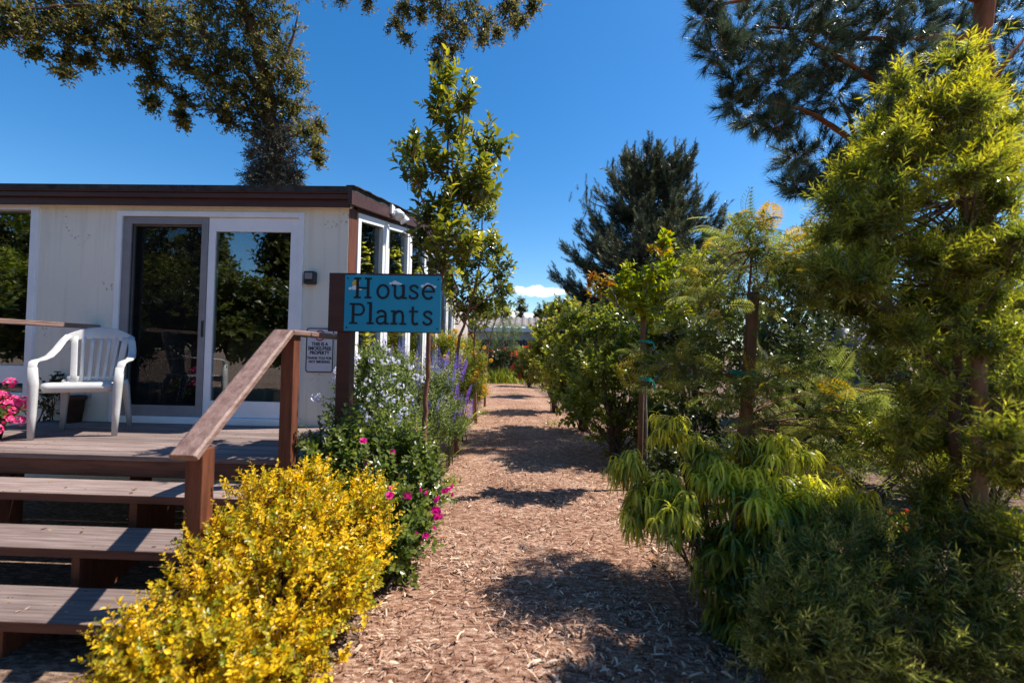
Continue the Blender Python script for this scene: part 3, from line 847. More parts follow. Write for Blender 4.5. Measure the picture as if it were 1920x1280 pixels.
# display stand and pot inside the room
st = thing('display_stand', 'tan cloth covered stand indoors behind the right door glass', 'stand', (-3.42, 5.5, .70))
b = Batch(); b.box((-3.66, 5.3, .70), (-3.16, 5.75, 1.60)); b.build('cloth', MT['cloth'], st, bevel=.02)
b = Batch(); b.box((-3.68, 5.28, 1.603), (-3.14, 5.77, 1.63)); b.build('stand_top', MT['cloth'], st, bevel=.005)
pt = thing('potted_plant', 'leafy plant in yellow pot on the cloth stand indoors', 'plant', (-3.45, 5.5, 1.63))
b = Batch(); b.lathe([(.07, 0), (.10, .15), (.11, .16), (.105, .17), (.09, .17), (.08, .14)], (-3.45, 5.5, 1.632)); b.build('pot', MT['l_lime'], pt, smooth=True)
s_ = sprays((-3.45, 5.5, 1.98), (.2, .2, .2), 60, .15, 8, rmin=.1)
b = Batch().add(OVAL, s_['P'], s_['D'], s_['U'], .08); b.build('foliage', MT['l_dark'], pt)

# ------------------------------------------------------------------ small things on the wall
a0, a1 = at(571, 533, WY - .03), at(593, 509, WY - .03)
lb_ = thing('lockbox', 'small black box fixed to the wall right of the door', 'lockbox', ((a0[0] + a1[0]) / 2, WY - .03, a0[2]))
b = Batch(); b.box((a0[0], WY - .065, a0[2]), (a1[0], WY - .002, a1[2])); b.build('body', MT['dark'], lb_, bevel=.012)
b = Batch(); b.box((a0[0] + .02, WY - .075, a0[2] + .05), (a1[0] - .02, WY - .066, a1[2] - .02)); b.build('cover', MT['grey'], lb_, bevel=.004)


def text_mesh(name, txt, size, loc, mat, parent, align='CENTER', depth=.0006, xs=1.0):
    c = bpy.data.curves.new('t', 'FONT'); c.body = txt; c.size = size; c.align_x = align; c.extrude = depth; c.offset = size * .03
    o = bpy.data.objects.new('t', c); COL.objects.link(o)
    dg = bpy.context.evaluated_depsgraph_get()
    me = bpy.data.meshes.new_from_object(o.evaluated_get(dg)); bpy.data.objects.remove(o)
    R = Matrix.Rotation(PI / 2, 4, 'X')
    me.transform(Matrix.Diagonal((xs, 1, 1, 1))); me.transform(R); me.materials.clear(); me.materials.append(mat)
    me.transform(Matrix.Translation(Vector(loc) - Vector(origin_of(parent))))
    q = bpy.data.objects.new(name, me); COL.objects.link(q); q.parent = parent
    return q
q0, q1 = at(571, 699, WY - .01), at(628, 614, WY - .01)
nw, nh = q1[0] - q0[0], q1[2] - q0[2]; ncx = (q0[0] + q1[0]) / 2
no = thing('notice_sign', 'pale smoke-free notice with black border on the wall below the lockbox', 'sign', (ncx, WY - .01, q0[2]))
b = Batch(); b.box((q0[0], WY - .012, q0[2]), (q1[0], WY - .004, q1[2])); plate = b.build('plate', MT['notice'], no, bevel=.003)
b = Batch()
def rrect(x0, z0, x1, z1, r, k=6):
    pts = []
    for cx_, cz_, a in ((x1 - r, z1 - r, 0), (x0 + r, z1 - r, 90), (x0 + r, z0 + r, 180), (x1 - r, z0 + r, 270)):
        for i in range(k + 1):
            t = math.radians(a + 90 * i / k); pts.append((cx_ + r * math.cos(t), cz_ + r * math.sin(t)))
    return pts
o_ = rrect(q0[0] + .008, q0[2] + .008, q1[0] - .008, q1[2] - .008, .03); i_ = rrect(q0[0] + .019, q0[2] + .019, q1[0] - .019, q1[2] - .019, .02)
n_ = len(o_)
b.raw([(x, WY - .0128, z) for x, z in o_] + [(x, WY - .0128, z) for x, z in i_], [(i, (i + 1) % n_, n_ + (i + 1) % n_, n_ + i) for i in range(n_)])
b.build('border', MT['ink'], no)
zc = q1[2] - .085; b = Batch()
for r0, r1 in ((.043, .056),):
    V = [(ncx + r * math.cos(2 * PI * i / 32), WY - .0132, zc + r * math.sin(2 * PI * i / 32)) for r in (r0, r1) for i in range(32)]
    b.raw(V, [(i, (i + 1) % 32, 32 + (i + 1) % 32, 32 + i) for i in range(32)])
b.raw([(ncx - .036, WY - .0142, zc + .028), (ncx - .028, WY - .0142, zc + .036), (ncx + .036, WY - .0142, zc - .028), (ncx + .028, WY - .0142, zc - .036)], [(0, 1, 2, 3)])
b.build('ban_symbol', MT['red'], no)
b = Batch(); b.box((ncx - .032, WY - .0136, zc - .006), (ncx + .022, WY - .0126, zc + .006)); b.box((ncx + .026, WY - .0136, zc - .006), (ncx + .032, WY - .0126, zc + .006)); b.build('cigarette_symbol', MT['ink'], no)
for i, (tx, sz, dz) in enumerate((('THIS IS A', .050, .19), ('SMOKE-FREE', .050, .235), ('PROPERTY', .050, .28), ('THANK YOU FOR', .037, .33), ('NOT SMOKING', .037, .368))):
    text_mesh('lettering', tx, sz, (ncx, WY - .0135, q1[2] - dz), MT['ink'], no, xs=.86)

# ------------------------------------------------------------------ house plants sign
SY = 3.45
s0, s1 = at(645, 620, SY), at(828, 518, SY); bl = at(616, 560, SY)[0]
sg = thing('plant_sign', 'sky blue painted House Plants sign on a brown post', 'sign', (-1.455, SY + .06, 0))
px_ = at(642, 640, SY)[0]
b = Batch(); b.box((px_ - .055, SY + .021, 0), (px_ + .055, SY + .12, s1[2] + .012)); b.build('post', MT['fascia'], sg, bevel=.005)
b = Batch(); b.box((bl, SY, s0[2] - .006), (s1[0] + .004, SY + .02, s1[2] + .016)); b.build('backing_board', MT['fascia'], sg, bevel=.004)
b = Batch(); b.box((s0[0], SY - .008, s0[2]), (s1[0], SY - .0004, s1[2])); b.build('panel', MT['sign_blue'], sg, bevel=.0015)
SW, SH = s1[0] - s0[0], s1[2] - s0[2]
yy0 = SY - .0092


def disc_shape(bb, blobs, y):
    for i, (cx_, cz_, r_) in enumerate(blobs):
        n_ = 20
        bb.raw([(cx_ + r_ * math.cos(2 * PI * k / n_), y - .0001 * i, cz_ + r_ * .8 * math.sin(2 * PI * k / n_)) for k in range(n_)], [tuple(range(n_))[::-1]])
b = Batch(); disc_shape(b, [(s0[0] + .115 * SW, s1[2] - .15 * SH, .030)], yy0); b.build('sun_motif', MT['sign_sun'], sg)
for cx_, cz_, k in ((.10, .23, 1.0), (.52, .13, .95), (.86, .17, 1.15)):
    b = Batch(); X0, Z0 = s0[0] + cx_ * SW, s1[2] - cz_ * SH
    disc_shape(b, [(X0 - .034 * k, Z0 - .006, .013 * k), (X0, Z0, .022 * k), (X0 + .026 * k, Z0 - .005, .016 * k), (X0 + .05 * k, Z0 - .010, .011 * k)], yy0 - .0004)
    b.build('cloud_motif', MT['sign_white'], sg)


def smooth_path(p, k=6):
    p = [np.array(q, float) for q in p]; out = []
    P_ = [2 * p[0] - p[1]] + p + [2 * p[-1] - p[-2]]
    for i in range(1, len(P_) - 2):
        for j in range(k):
            t = j / k; a, b_, c_, d_ = P_[i - 1:i + 3]
            out.append(.5 * ((2 * b_) + (c_ - a) * t + (2 * a - 5 * b_ + 4 * c_ - d_) * t * t + (3 * b_ - a - 3 * c_ + d_) * t ** 3))
    return out + [p[-1]]
def arc(cx_, cz_, rx, rz_, a0_, a1_, k=24): return [(cx_ + rx * math.cos(math.radians(a0_ + (a1_ - a0_) * i / k)), cz_ + rz_ * math.sin(math.radians(a0_ + (a1_ - a0_) * i / k))) for i in range(k + 1)]
W_ = .14; TH = .09
def hl(x0, x1, z): return ([(x0, z), (x1, z)], TH)
def vl(x, z0, z1): return ([(x, z0), (x, z1)], W_)
GL = {
 'H': [vl(.2, 0, 1), vl(.72, 0, 1), hl(.2, .72, .5)] + [hl(x - .17, x + .17, z) for x in (.2, .72) for z in (.042, .958)],
 'o': [(arc(.36, .34, .265, .31, 0, 360, 36), .115)],
 'u': [([(.19, .68), (.19, .25)] + arc(.36, .22, .17, .19, 180, 290, 12) + [(.5, .08), (.57, .17)], .115), vl(.6, 0, .68), hl(.03, .2, .64), hl(.45, .6, .64), hl(.6, .78, .042)],
 's': [(smooth_path([(.46, .50), (.42, .60), (.28, .65), (.14, .60), (.11, .50), (.20, .40), (.37, .31), (.46, .20), (.41, .08), (.26, .03), (.12, .07), (.07, .18)]), .105)],
 'e': [(arc(.35, .34, .265, .31, 3, 318, 34), .115), hl(.1, .66, .37)],
 'P': [vl(.2, 0, 1), hl(.02, .2, .958), hl(.02, .42, .042), ([(.2, .955)] + [(.45, .955)] + arc(.48, .70, .24, .255, 90, -90, 18) + [(.2, .445)], .1)],
 'l': [vl(.2, 0, 1.06), hl(.03, .2, 1.02), hl(.02, .38, .042)],
 'a': [(smooth_path([(.13, .53), (.20, .62), (.34, .65), (.47, .60), (.53, .47), (.53, .3), (.53, .0)]), .115), hl(.53, .70, .042), (smooth_path([(.53, .39), (.32, .385), (.15, .30), (.11, .17), (.18, .06), (.32, .035), (.44, .08), (.53, .18)]), .1)],
 'n': [vl(.2, 0, .68), hl(.03, .2, .64), hl(.03, .37, .042), (smooth_path([(.22, .48), (.32, .60), (.46, .645), (.58, .58), (.62, .42), (.62, .2), (.62, .0)]), .115), hl(.46, .79, .042)],
 't': [(smooth_path([(.22, .88), (.22, .5), (.22, .2), (.26, .07), (.36, .035), (.49, .08)]), .115), hl(.04, .48, .64)],
}
def write(word, xs, base, h, parent, mat):
    k_ = 0
    for ch, x in zip(word, xs):
        b = Batch()
        for pts, wd in GL[ch]:
            p = np.array(pts, float); n_ = len(p)
            tn = unit(np.gradient(p, axis=0)); nr = np.stack([-tn[:, 1], tn[:, 0]], 1)
            yv = yy0 - .0012 - .0002 * k_; k_ += 1
            V = []
            for i in range(n_):
                for sgn in (1, -1):
                    q = p[i] + nr[i] * wd / 2 * sgn
                    V.append((x + q[0] * h, yv, base + q[1] * h))
            b.raw(V, [(2 * i, 2 * i + 1, 2 * i + 3, 2 * i + 2) for i in range(n_ - 1)])
        b.build('letter', mat, parent)
u = SW / 575
write('House', [s0[0] + v * u for v in (52, 186, 278, 380, 458)], s0[2] + .583 * SH, .37 * SH, sg, MT['ink'])
write('Plants', [s0[0] + v * u for v in (30, 134, 184, 276, 384, 466)], s0[2] + .125 * SH, .37 * SH, sg, MT['ink'])
for fx in (.03, .97):
    for fz in (.06, .94):
        c_ = (s0[0] + fx * SW, s0[2] + fz * SH)
        b = Batch(); b.raw([(c_[0] + .007 * math.cos(k * PI / 4), yy0 - .001, c_[1] + .007 * math.sin(k * PI / 4)) for k in range(8)], [tuple(range(8))[::-1]])
        b.build('screw', MT['ink'], sg)

# ------------------------------------------------------------------ vegetation helpers
def pc(px, py, r, Y, dep=1.0, sq=1.0):
    """clump: centre on a sight line at depth Y, radius given in photo pixels"""
    c_ = at(px, py, Y); k = r * Y / FPX
    return (c_, np.array((k, k * dep, k * sq)))


def pl(pts):
    """polyline from (px, py, depth)"""
    return [at(*p) for p in pts]


class Plant:
    def __init__(s, name, label, cat, base, group=None):
        s.root = thing(name, label, cat, tuple(float(v) for v in base), group)
        s.base = np.array(base, float)
        s.leaf = Batch(); s.wood = Batch(); s.twig = Batch(); s.tips = []; s.nw = 0

    def limb(s, pts, r0, r1, k=7, wob=.25):
        p = smooth_path(pts, 5) if len(pts) > 2 else [np.array(q, float) for q in pts]
        n = len(p)
        p = [q + (rng.normal(size=3) * r0 * .12 if 0 < i < n - 1 else 0) for i, q in enumerate(p)]
        s.wood.tube(p, [r0 + (r1 - r0) * i / (n - 1) for i in range(n)], k, 0, wob); s.nw += 1
        return p

    def fill(s, clump, n, templ=LEAF, size=.05, L=.2, m=10, tip=0., tip0=.6, twig=.004, szvar=.3, R=None, keep=None, wid=1.0, topq=0., shr=.5, **kw):
        C, Rr = clump
        q = sprays(C, Rr, n, L, m, **kw)
        if q['n'] == 0: return q
        t = q['t']
        sz = size * (1 - szvar * rng.random(len(t))) * (1.05 - .35 * np.clip((t - .6) / .4, 0, 1))
        sh = q['sh']
        Q = np.clip((t - tip0) / max(1e-3, 1 - tip0), 0, 1) * tip * (.35 + .65 * sh) * (rng.random(len(t)) * .5 + .5) if tip > 0 else np.zeros(len(t))
        if topq: Q = np.clip(Q + topq * (sh > .55), 0, 1)
        S = np.stack([sz * wid, sz, sz], 1)
        s.leaf.add(templ, q['P'], q['D'], q['U'], S, R=(1 - shr) * rng.random(len(t)) + shr * sh, Q=Q)
        if twig:
            Lr = np.stack([np.full(q['n'], twig), q['ln'] * 1.0, np.full(q['n'], twig)], 1)
            s.twig.add(TWIG, q['st'], q['td'], np.cross(q['td'], rng.normal(size=(q['n'], 3))), Lr)
        s.tips.append((q['st'] + q['td'] * q['ln'][:, None], q['td'], q['d']))
        return q

    def stems_to(s, clumps, r0=.012, r1=.004, from_=None, n=1):
        for C, Rr in clumps:
            for _ in range(n):
                b_ = s.base + np.array((rng.normal() * .05, rng.normal() * .05, 0)) if from_ is None else np.array(from_)
                e_ = C + rng.normal(size=3) * Rr * .3
                mid = b_ * .45 + e_ * .55 + np.array((rng.normal() * .03, rng.normal() * .03, .12 * abs(e_[2] - b_[2])))
                s.limb([b_, mid, e_], r0, r1, 5)

    def done(s, lmat, wmat, leafname='crown', woodname='trunk', smooth=True):
        if s.nw or s.twig.n:
            for a in ('V', 'M', 'R', 'Q', 'T'): getattr(s.wood, a).extend(getattr(s.twig, a))
            s.wood.L.extend([l + s.wood.n for l in s.twig.L]); s.wood.n += s.twig.n
            s.wood.build(woodname, wmat, s.root, smooth=smooth)
        if s.leaf.n: s.leaf.build(leafname, lmat, s.root)
        return s.root

    def blooms(s, proto, name, n, facing=True, zlo=None, up=.5, smin=.8, smax=1.2, out=.0):
        P = np.concatenate([t[0] for t in s.tips]); D = np.concatenate([t[1] for t in s.tips]); E = np.concatenate([t[2] for t in s.tips])
        cam_v = unit(np.array((0, 0, EYE)) - P)
        ok = (np.sum(E * cam_v, 1) > .05) | (E[:, 2] > .35) if facing else np.ones(len(P), bool)
        if zlo is not None: ok &= P[:, 2] > zlo
        idx = np.where(ok)[0]; rng.shuffle(idx)
        for i in idx[:n]:
            o = bpy.data.objects.new(name, proto); COL.objects.link(o); o.parent = s.root
            o.location = P[i] + D[i] * out - origin_of(s.root)
            d_ = Vector(unit(D[i] * .6 + cam_v[i] * (.5 if up < 1 else 0) + np.array((0, 0, up))))
            o.rotation_mode = 'QUATERNION'; o.rotation_quaternion = d_.to_track_quat('Z', 'Y') @ Euler((0, 0, random.random() * 6.28)).to_quaternion()
            k = smin + (smax - smin) * random.random(); o.scale = (k, k, k)


def flower_mesh(name, mat, r=.03, petals=6, layers=2, cup=.5):
    b = Batch()
    for l in range(layers):
        n = petals
        a = np.arange(n) * 2 * PI / n + l * .5
        el = cup * (.5 + l * .8)
        D = np.stack([np.cos(a) * math.cos(el), np.sin(a) * math.cos(el), np.full(n, math.sin(el))], 1) + rng.normal(size=(n, 3)) * .12
        b.add(PETAL, np.zeros((n, 3)) + np.array((0, 0, .003 * l)), D, np.tile((0, 0, 1.), (n, 1)), r * (1 - .25 * l))
    o = b.build(name, mat); me = o.data; bpy.data.objects.remove(o)
    return me


def cluster_mesh(name, mat, R=.04, k=14, r=.014):
    b = Batch()
    d = unit(rng.normal(size=(k, 3)) + np.array((0, 0, .4)))
    for i in range(k):
        ref = unit(np.cross(d[i], (0.3, .5, .8))); e2 = np.cross(d[i], ref)
        a = np.arange(5) * 2 * PI / 5
        D = ref * np.cos(a)[:, None] + e2 * np.sin(a)[:, None] + d[i] * .35
        b.add(PETAL, np.tile(d[i] * R, (5, 1)), D, np.tile(d[i], (5, 1)), r)
    o = b.build(name, mat); me = o.data; bpy.data.objects.remove(o)
    return me


def spike_mesh(name, mat, L=.2, k=60, r=.016, rad=.014):
    b = Batch()
    t = np.sort(rng.random(k)); a = np.arange(k) * 2.4
    rr = rad * (1 - .7 * t)
    P = np.stack([rr * np.cos(a), rr * np.sin(a), t * L], 1)
    D = np.stack([np.cos(a), np.sin(a), .5 + 0 * a], 1)
    b.add(PETAL, P, D, np.tile((0, 0, 1.), (k, 1)), r * (1.1 - .6 * t))
    o = b.build(name, mat); me = o.data; bpy.data.objects.remove(o)
    return me


F_MAG = flower_mesh('flower', MT['p_magenta'], .034, 6, 3, .7)
F_PNK = cluster_mesh('flower', MT['p_pink'], .035, 12, .022)
F_WHT = cluster_mesh('flower', MT['p_white'], .030, 13, .017)
F_ORG = cluster_mesh('flower', MT['p_orange'], .04, 12, .03)
F_RED = cluster_mesh('flower', MT['p_red'], .06, 14, .045)
F_BLU = spike_mesh('flower_spike', MT['p_blue'], .17, 55, .016, .012)
F_PUR = spike_mesh('flower_spike', MT['p_purple'], .26, 80, .022, .016)

# ------------------------------------------------------------------ left border
p = Plant('golden_shrub', 'bright golden yellow small-leaved shrub beside the steps, largest in the left border', 'shrub', (-1.2, 2.2, 0))
gold = [(-1.30, 2.40, .44, .36, .36, .36), (-1.02, 2.62, .38, .24, .30, .32), (-1.08, 2.10, .32, .30, .30, .30), (-1.42, 2.0, .32, .24, .26, .28),
        (-1.43, 1.74, .22, .18, .18, .20), (-1.28, 1.75, .24, .26, .22, .24), (-1.02, 1.84, .20, .17, .22, .20), (-1.54, 1.86, .18, .16, .16, .18), (-1.52, 2.60, .42, .20, .2, .30),
        (-1.22, 2.55, .70, .16, .14, .10), (-1.42, 2.42, .70, .14, .12, .10), (-1.0, 2.75, .60, .14, .14, .11), (-1.12, 2.35, .64, .08, .1, .12), (-.88, 2.66, .50, .09, .12, .12), (-1.36, 2.2, .58, .09, .1, .1), (-.86, 2.3, .30, .10, .14, .14), (-1.62, 2.3, .5, .09, .1, .12), (-1.32, 2.66, .72, .10, .1, .1), (-1.54, 1.72, .36, .07, .08, .09)]
for g in gold:
    c = (np.array(g[:3]), np.array(g[3:]))
    n = int(1500 * (g[3] * g[5] + g[3] * g[4]) * .5) + 22
    p.fill(c, n, OVAL, .034, .17, 17, tip=0, up=.9, spread=.8, rmin=.62, jit=.7, szvar=.68, topq=0, wid=.85, shr=.45, twig=.004, lump=.5)
    p.fill(c, int(n * (.75 if g[2] > .34 else 1.5)), OVAL, .032, .13, 12, tip=1.4, tip0=-.5, up=.5, rmin=.3 if g[2] > .34 else .45, szvar=.4, twig=.003, lump=.4)
p.stems_to([(np.array(g[:3]), np.array(g[3:])) for g in gold], .009, .003, n=3)
p.done(MT['l_gold'], MT['stem_br'], 'foliage', 'stems')

p = Plant('rose_shrub', 'mid green leafy shrub dotted with magenta blooms between golden shrub and sign post', 'shrub', (-1.1, 3.4, 0))
rose = [(-1.18, 3.40, .52, .36, .34, .42), (-.92, 3.7, .44, .22, .3, .38), (-1.42, 3.15, .46, .2, .24, .40), (-.84, 3.2, .30, .20, .26, .28), (-1.0, 3.0, .42, .26, .22, .36), (-1.25, 3.6, .84, .24, .2, .16), (-.95, 3.5, .72, .22, .2, .16), (-1.42, 3.3, .80, .18, .2, .16), (-.80, 2.95, .2, .16, .16, .2), (-.78, 3.45, .5, .14, .2, .2)]
cl = [(np.array(g[:3]), np.array(g[3:])) for g in rose]
for c in cl:
    p.fill(c, int(800 * c[1][0] * c[1][2]) + 40, OVAL, .062, .26, 10, tip=.8, lump=.4, up=.5, spread=.8, rmin=.35, jit=.6, szvar=.4)
p.stems_to(cl, .011, .004, n=3)
rr = p.done(MT['l_rose'], MT['stem_br'], 'foliage', 'stems')
p.tips = [p.tips[3], p.tips[9], p.tips[4], p.tips[1]]
p.blooms(F_MAG, 'flower', 9, zlo=.15, out=.035, smin=.6, smax=1.1)
for fx, fy, fY, fs in ((762, 934, 2.98, 1.5), (786, 918, 3.1, .8), (803, 926, 3.1, 1.15), (822, 938, 3.1, 1.2), (817, 958, 3.05, 1.3), (823, 971, 3.05, 1.2), (835, 922, 3.15, 1.0), (850, 912, 3.2, .9), (851, 928, 3.2, .9), (812, 990, 3.0, .8), (797, 1003, 2.95, .9), (738, 848, 3.2, .8), (778, 1000, 2.9, .7)):
    o = bpy.data.objects.new('flower', F_MAG); COL.objects.link(o); o.parent = p.root
    o.location = at(fx, fy, fY) - origin_of(p.root); o.scale = (fs,) * 3; o.rotation_euler = (.9 + random.random() * .5, random.random() * .6, random.random() * 6)

p = Plant('white_flower_shrub', 'loose shrub with pale lilac-white flower clusters right behind the sign post', 'shrub', (-1.55, 4.2, 0))
cl = [pc(690, 720, 38, 4.2), pc(720, 760, 40, 4.1), pc(665, 760, 40, 4.1), pc(745, 720, 32, 4.35), pc(700, 680, 26, 4.3), pc(655, 800, 30, 4.0), pc(740, 800, 40, 4.05)]
for c in cl: p.fill(c, 75, LEAF, .05, .22, 11, tip=.5, up=.6, rmin=.3)
p.stems_to(cl, .008, .003, n=3)
p.done(MT['l_salvia'], MT['stem'], 'foliage', 'stems')
p.blooms(F_WHT, 'flower', 58, out=.02)

p = Plant('salvia', 'tall grey-green clump with violet-blue flower spikes under the side windows', 'flowering plant', (-1.35, 5.2, 0))
cl = [pc(760, 700, 32, 5.0), pc(790, 730, 36, 5.1), pc(740, 690, 26, 5.3), pc(810, 770, 36, 5.0), pc(770, 770, 40, 4.9), pc(825, 720, 26, 5.3), pc(780, 820, 40, 4.8), pc(700, 670, 18, 5.4)]
for c in cl: p.fill(c, 95, LANCE, .065, .28, 12, tip=.6, up=1.4, rmin=.2, wid=1.7, jit=.4)
p.stems_to(cl, .006, .003, n=4)
p.done(MT['l_salvia'], MT['stem'], 'foliage', 'stems')
p.blooms(F_BLU, 'flower_spike', 85, facing=False, up=1.6, smin=.6, smax=1.2, zlo=.5)

p = Plant('purple_spike_plant', 'leaning plant with deep purple spikes at the foot of the second slim trunk', 'flowering plant', (-1.02, 5.9, 0))
cl = [pc(850, 760, 22, 5.8), pc(858, 800, 20, 5.8), pc(845, 720, 16, 5.9), pc(835, 800, 24, 5.6)]
for c in cl: p.fill(c, 40, LANCE, .08, .28, 9, tip=.4, up=1.0, wid=1.3)
p.stems_to(cl, .006, .003, n=3)
p.done(MT['l_salvia'], MT['stem'], 'foliage', 'stems')
p.blooms(F_PUR, 'flower_spike', 16, facing=False, up=.9, zlo=.3)

p = Plant('lime_blade_plant', 'lime green strappy clump among the flowers below the sign', 'plant', (-1.25, 6.3, 0))
n = 130
a = rng.random(n) * 6.28
D = np.stack([np.cos(a) * .7, np.sin(a) * .7, .6 + .8 * rng.random(n)], 1)
b0 = np.array((-1.25, 6.3, .35)) + rng.normal(size=(n, 3)) * np.array((.12, .12, .1))
S = .35 + .45 * rng.random(n)
p.leaf.add(BLADE, b0, D, np.tile((0, 0, 1.), (n, 1)), np.stack([S * .9, S, S], 1))
p.limb([(-1.25, 6.3, 0), (-1.25, 6.3, .4)], .03, .02)
p.done(MT['l_lime'], MT['stem'], 'foliage', 'stems')

for (lab, Y, px_s) in (('tall bush of orange-yellow flowers beside the house by the second slim tree', 7.6, [(850, 660, 26), (865, 690, 30), (835, 650, 20), (870, 730, 26), (850, 740, 30)]),
                       ('smaller orange-yellow flowering bush further on by the third slim tree', 10.0, [(893, 680, 18), (890, 710, 18), (880, 650, 16), (897, 735, 16)])):
    b_ = at(px_s[1][0], 700, Y); b_[2] = 0
    p = Plant('orange_flower_bush', lab, 'shrub', b_, 'orange flowering bushes along the house')
    cl = [pc(x, y, r, Y + rng.normal() * .2) for x, y, r in px_s]
    for c in cl: p.fill(c, 85, LANCE, .10, .35, 11, tip=.8, up=1.2, wid=1.5)
    p.stems_to(cl, .009, .003, n=3)
    p.done(MT['l_lime'], MT['stem'], 'foliage', 'stems')
    p.blooms(F_ORG, 'flower', 40, out=.03, zlo=.5, smin=.45, smax=.9)

# slim trees in a row along the path's left edge
def slim_tree(label, base_px, trunk, limbs, crown, Y, ls=.085, dens=1.0):
    b_ = at(*trunk[0]); b_[2] = 0
    p = Plant('slim_tree', label, 'tree', b_, 'slim young trees along the left of the path')
    pts = pl(trunk); pts[0] = b_
    p.limb(pts, .026 * Y / 3.9 ** 1.0 if Y < 5 else .034, .008, 8)
    for l in limbs: p.limb(pl(l), .012 if Y < 5 else .016, .005, 6)
    for (x, y, r) in crown:
        dy = rng.normal() * r * Y / FPX * .8
        p.fill(pc(x, y, r, Y + dy), int(dens * (3 + r * .21)), LEAF, ls * 1.08, .30, 13, tip=1.0, tip0=.5, up=1.1, spread=.85, rmin=.25, jit=.55, lump=.45, twig=.0045, szvar=.35)
    p.done(MT['l_slim'], MT['bark_red'])
slim_tree('tallest slim young tree, nearest, its trunk passing behind the House Plants sign', None,
          [(797, 966, 3.9), (796, 860, 3.9), (797, 770, 3.9), (803, 690, 3.88), (804, 622, 3.86), (816, 575, 3.86), (832, 500, 3.88), (838, 400, 3.9), (840, 280, 3.9), (839, 150, 3.92)],
          [[(834, 480, 3.88), (800, 400, 3.8), (778, 320, 3.75), (776, 268, 3.72)], [(837, 440, 3.9), (868, 380, 3.95), (895, 320, 4.0), (920, 262, 4.02)], [(836, 400, 3.9), (860, 300, 3.82), (872, 180, 3.8)], [(820, 560, 3.86), (790, 500, 3.95), (770, 440, 4.0)], [(838, 420, 3.9), (850, 330, 4.05), (838, 230, 4.1)]],
          [(838, 152, 26), (820, 195, 22), (872, 185, 24), (845, 235, 34), (775, 280, 24), (790, 330, 36), (815, 300, 28), (890, 300, 34), (922, 268, 20), (858, 320, 42), (815, 395, 42), (880, 370, 38), (840, 440, 46), (797, 455, 30), (868, 455, 34), (905, 345, 24), (845, 380, 40), (830, 500, 24)], 3.9, .10, 1.15)
slim_tree('second slim young tree in the row, leaning right over the path edge', None,
          [(856, 840, 6.6), (855, 760, 6.6), (856, 690, 6.6), (860, 640, 6.6), (876, 590, 6.6), (893, 530, 6.6), (903, 460, 6.6), (905, 370, 6.6)],
          [[(870, 605, 6.6), (850, 570, 6.5), (842, 520, 6.4)], [(890, 540, 6.6), (925, 500, 6.7), (940, 450, 6.8)], [(880, 580, 6.6), (912, 560, 6.5), (940, 530, 6.4)]],
          [(905, 375, 16), (903, 410, 24), (900, 450, 32), (932, 460, 26), (880, 480, 34), (915, 505, 40), (875, 525, 36), (940, 510, 18), (850, 545, 24), (905, 560, 30), (880, 575, 24), (935, 550, 20), (860, 480, 20)], 6.6, .12, 1.2)
slim_tree('third slim young tree in the row, straight trunk by the orange flowers', None,
          [(892, 787, 9.4), (891, 730, 9.4), (889, 670, 9.4), (890, 610, 9.4), (895, 550, 9.4)],
          [[(889, 640, 9.4), (872, 600, 9.3), (865, 570, 9.3)], [(890, 620, 9.4), (912, 590, 9.5), (925, 560, 9.5)]],
          [(893, 550, 28), (918, 570, 30), (872, 580, 24), (900, 600, 24), (880, 610, 18), (935, 590, 16)], 9.4, .14, 1.0)
slim_tree('farthest slim young tree of the row, short trunk near the path end', None,
          [(909, 757, 12.3), (911, 700, 12.3), (916, 650, 12.3), (926, 610, 12.3), (942, 570, 12.3)], [[(918, 640, 12.3), (905, 610, 12.3), (900, 590, 12.3)]],
          [(940, 560, 18), (950, 545, 15), (925, 575, 20), (908, 590, 18), (940, 590, 16)], 12.3, .15, 1.0)

# climber, pots on the porch
def pot(label, c, r, h, mat):
    t = thing('plant_pot', label, 'pot', tuple(c))
    b = Batch(); b.lathe([(r * .72, 0), (r * .95, h * .85), (r * 1.06, h * .86), (r * 1.06, h), (r * .92, h), (r * .9, h * .8)], c); b.build('pot', mat, t, smooth=True); return t
c = at(135, 792, 4.42); c[2] = FZ
pot('dark clay pot against the wall behind the white chair', c, .10, .27, MT['terracotta'])
p = Plant('wall_sprig', 'thin leafy sprig growing at the foot of the wall left of the chair', 'plant', (at(85, 790, 4.45)[0], 4.45, FZ))
cl = [pc(85, 735, 14, 4.44, .3), pc(92, 765, 16, 4.44, .3), pc(110, 720, 9, 4.44, .3)]
for c_ in cl: p.fill(c_, 12, LEAF, .06, .16, 6, up=.5)
p.stems_to(cl, .006, .003, n=2); p.done(MT['l_dark'], MT['stem_br'], 'foliage', 'stems')
c = at(0, 815, 3.55); c = np.array((-4.42, 3.5, FZ))
t_ = pot('dark clay pot of pink flowers at the porch rail left of the chair', c, .14, .20, MT['terracotta'])
p = Plant('pink_flower_plant', 'bushy plant of bright pink flowers at the left edge of the porch', 'flowering plant', (-4.42, 3.5, FZ + .19))
cl = [(np.array((-4.42, 3.5, 1.00)), np.array((.15, .16, .13))), (np.array((-4.30, 3.48, .94)), np.array((.09, .1, .08)))]
for c_ in cl: p.fill(c_, 60, OVAL, .05, .16, 8, tip=.5, up=.5)
p.stems_to(cl, .006, .003, n=4); p.done(MT['l_rose'], MT['stem'], 'foliage', 'stems'); p.blooms(F_PNK, 'flower', 26, out=.02, smin=.6)
c = at(111, 703, WY - .04)
t_ = thing('tap', 'small dark outdoor tap on the wall behind the chair', 'tap', (c[0], WY - .002, c[2]))
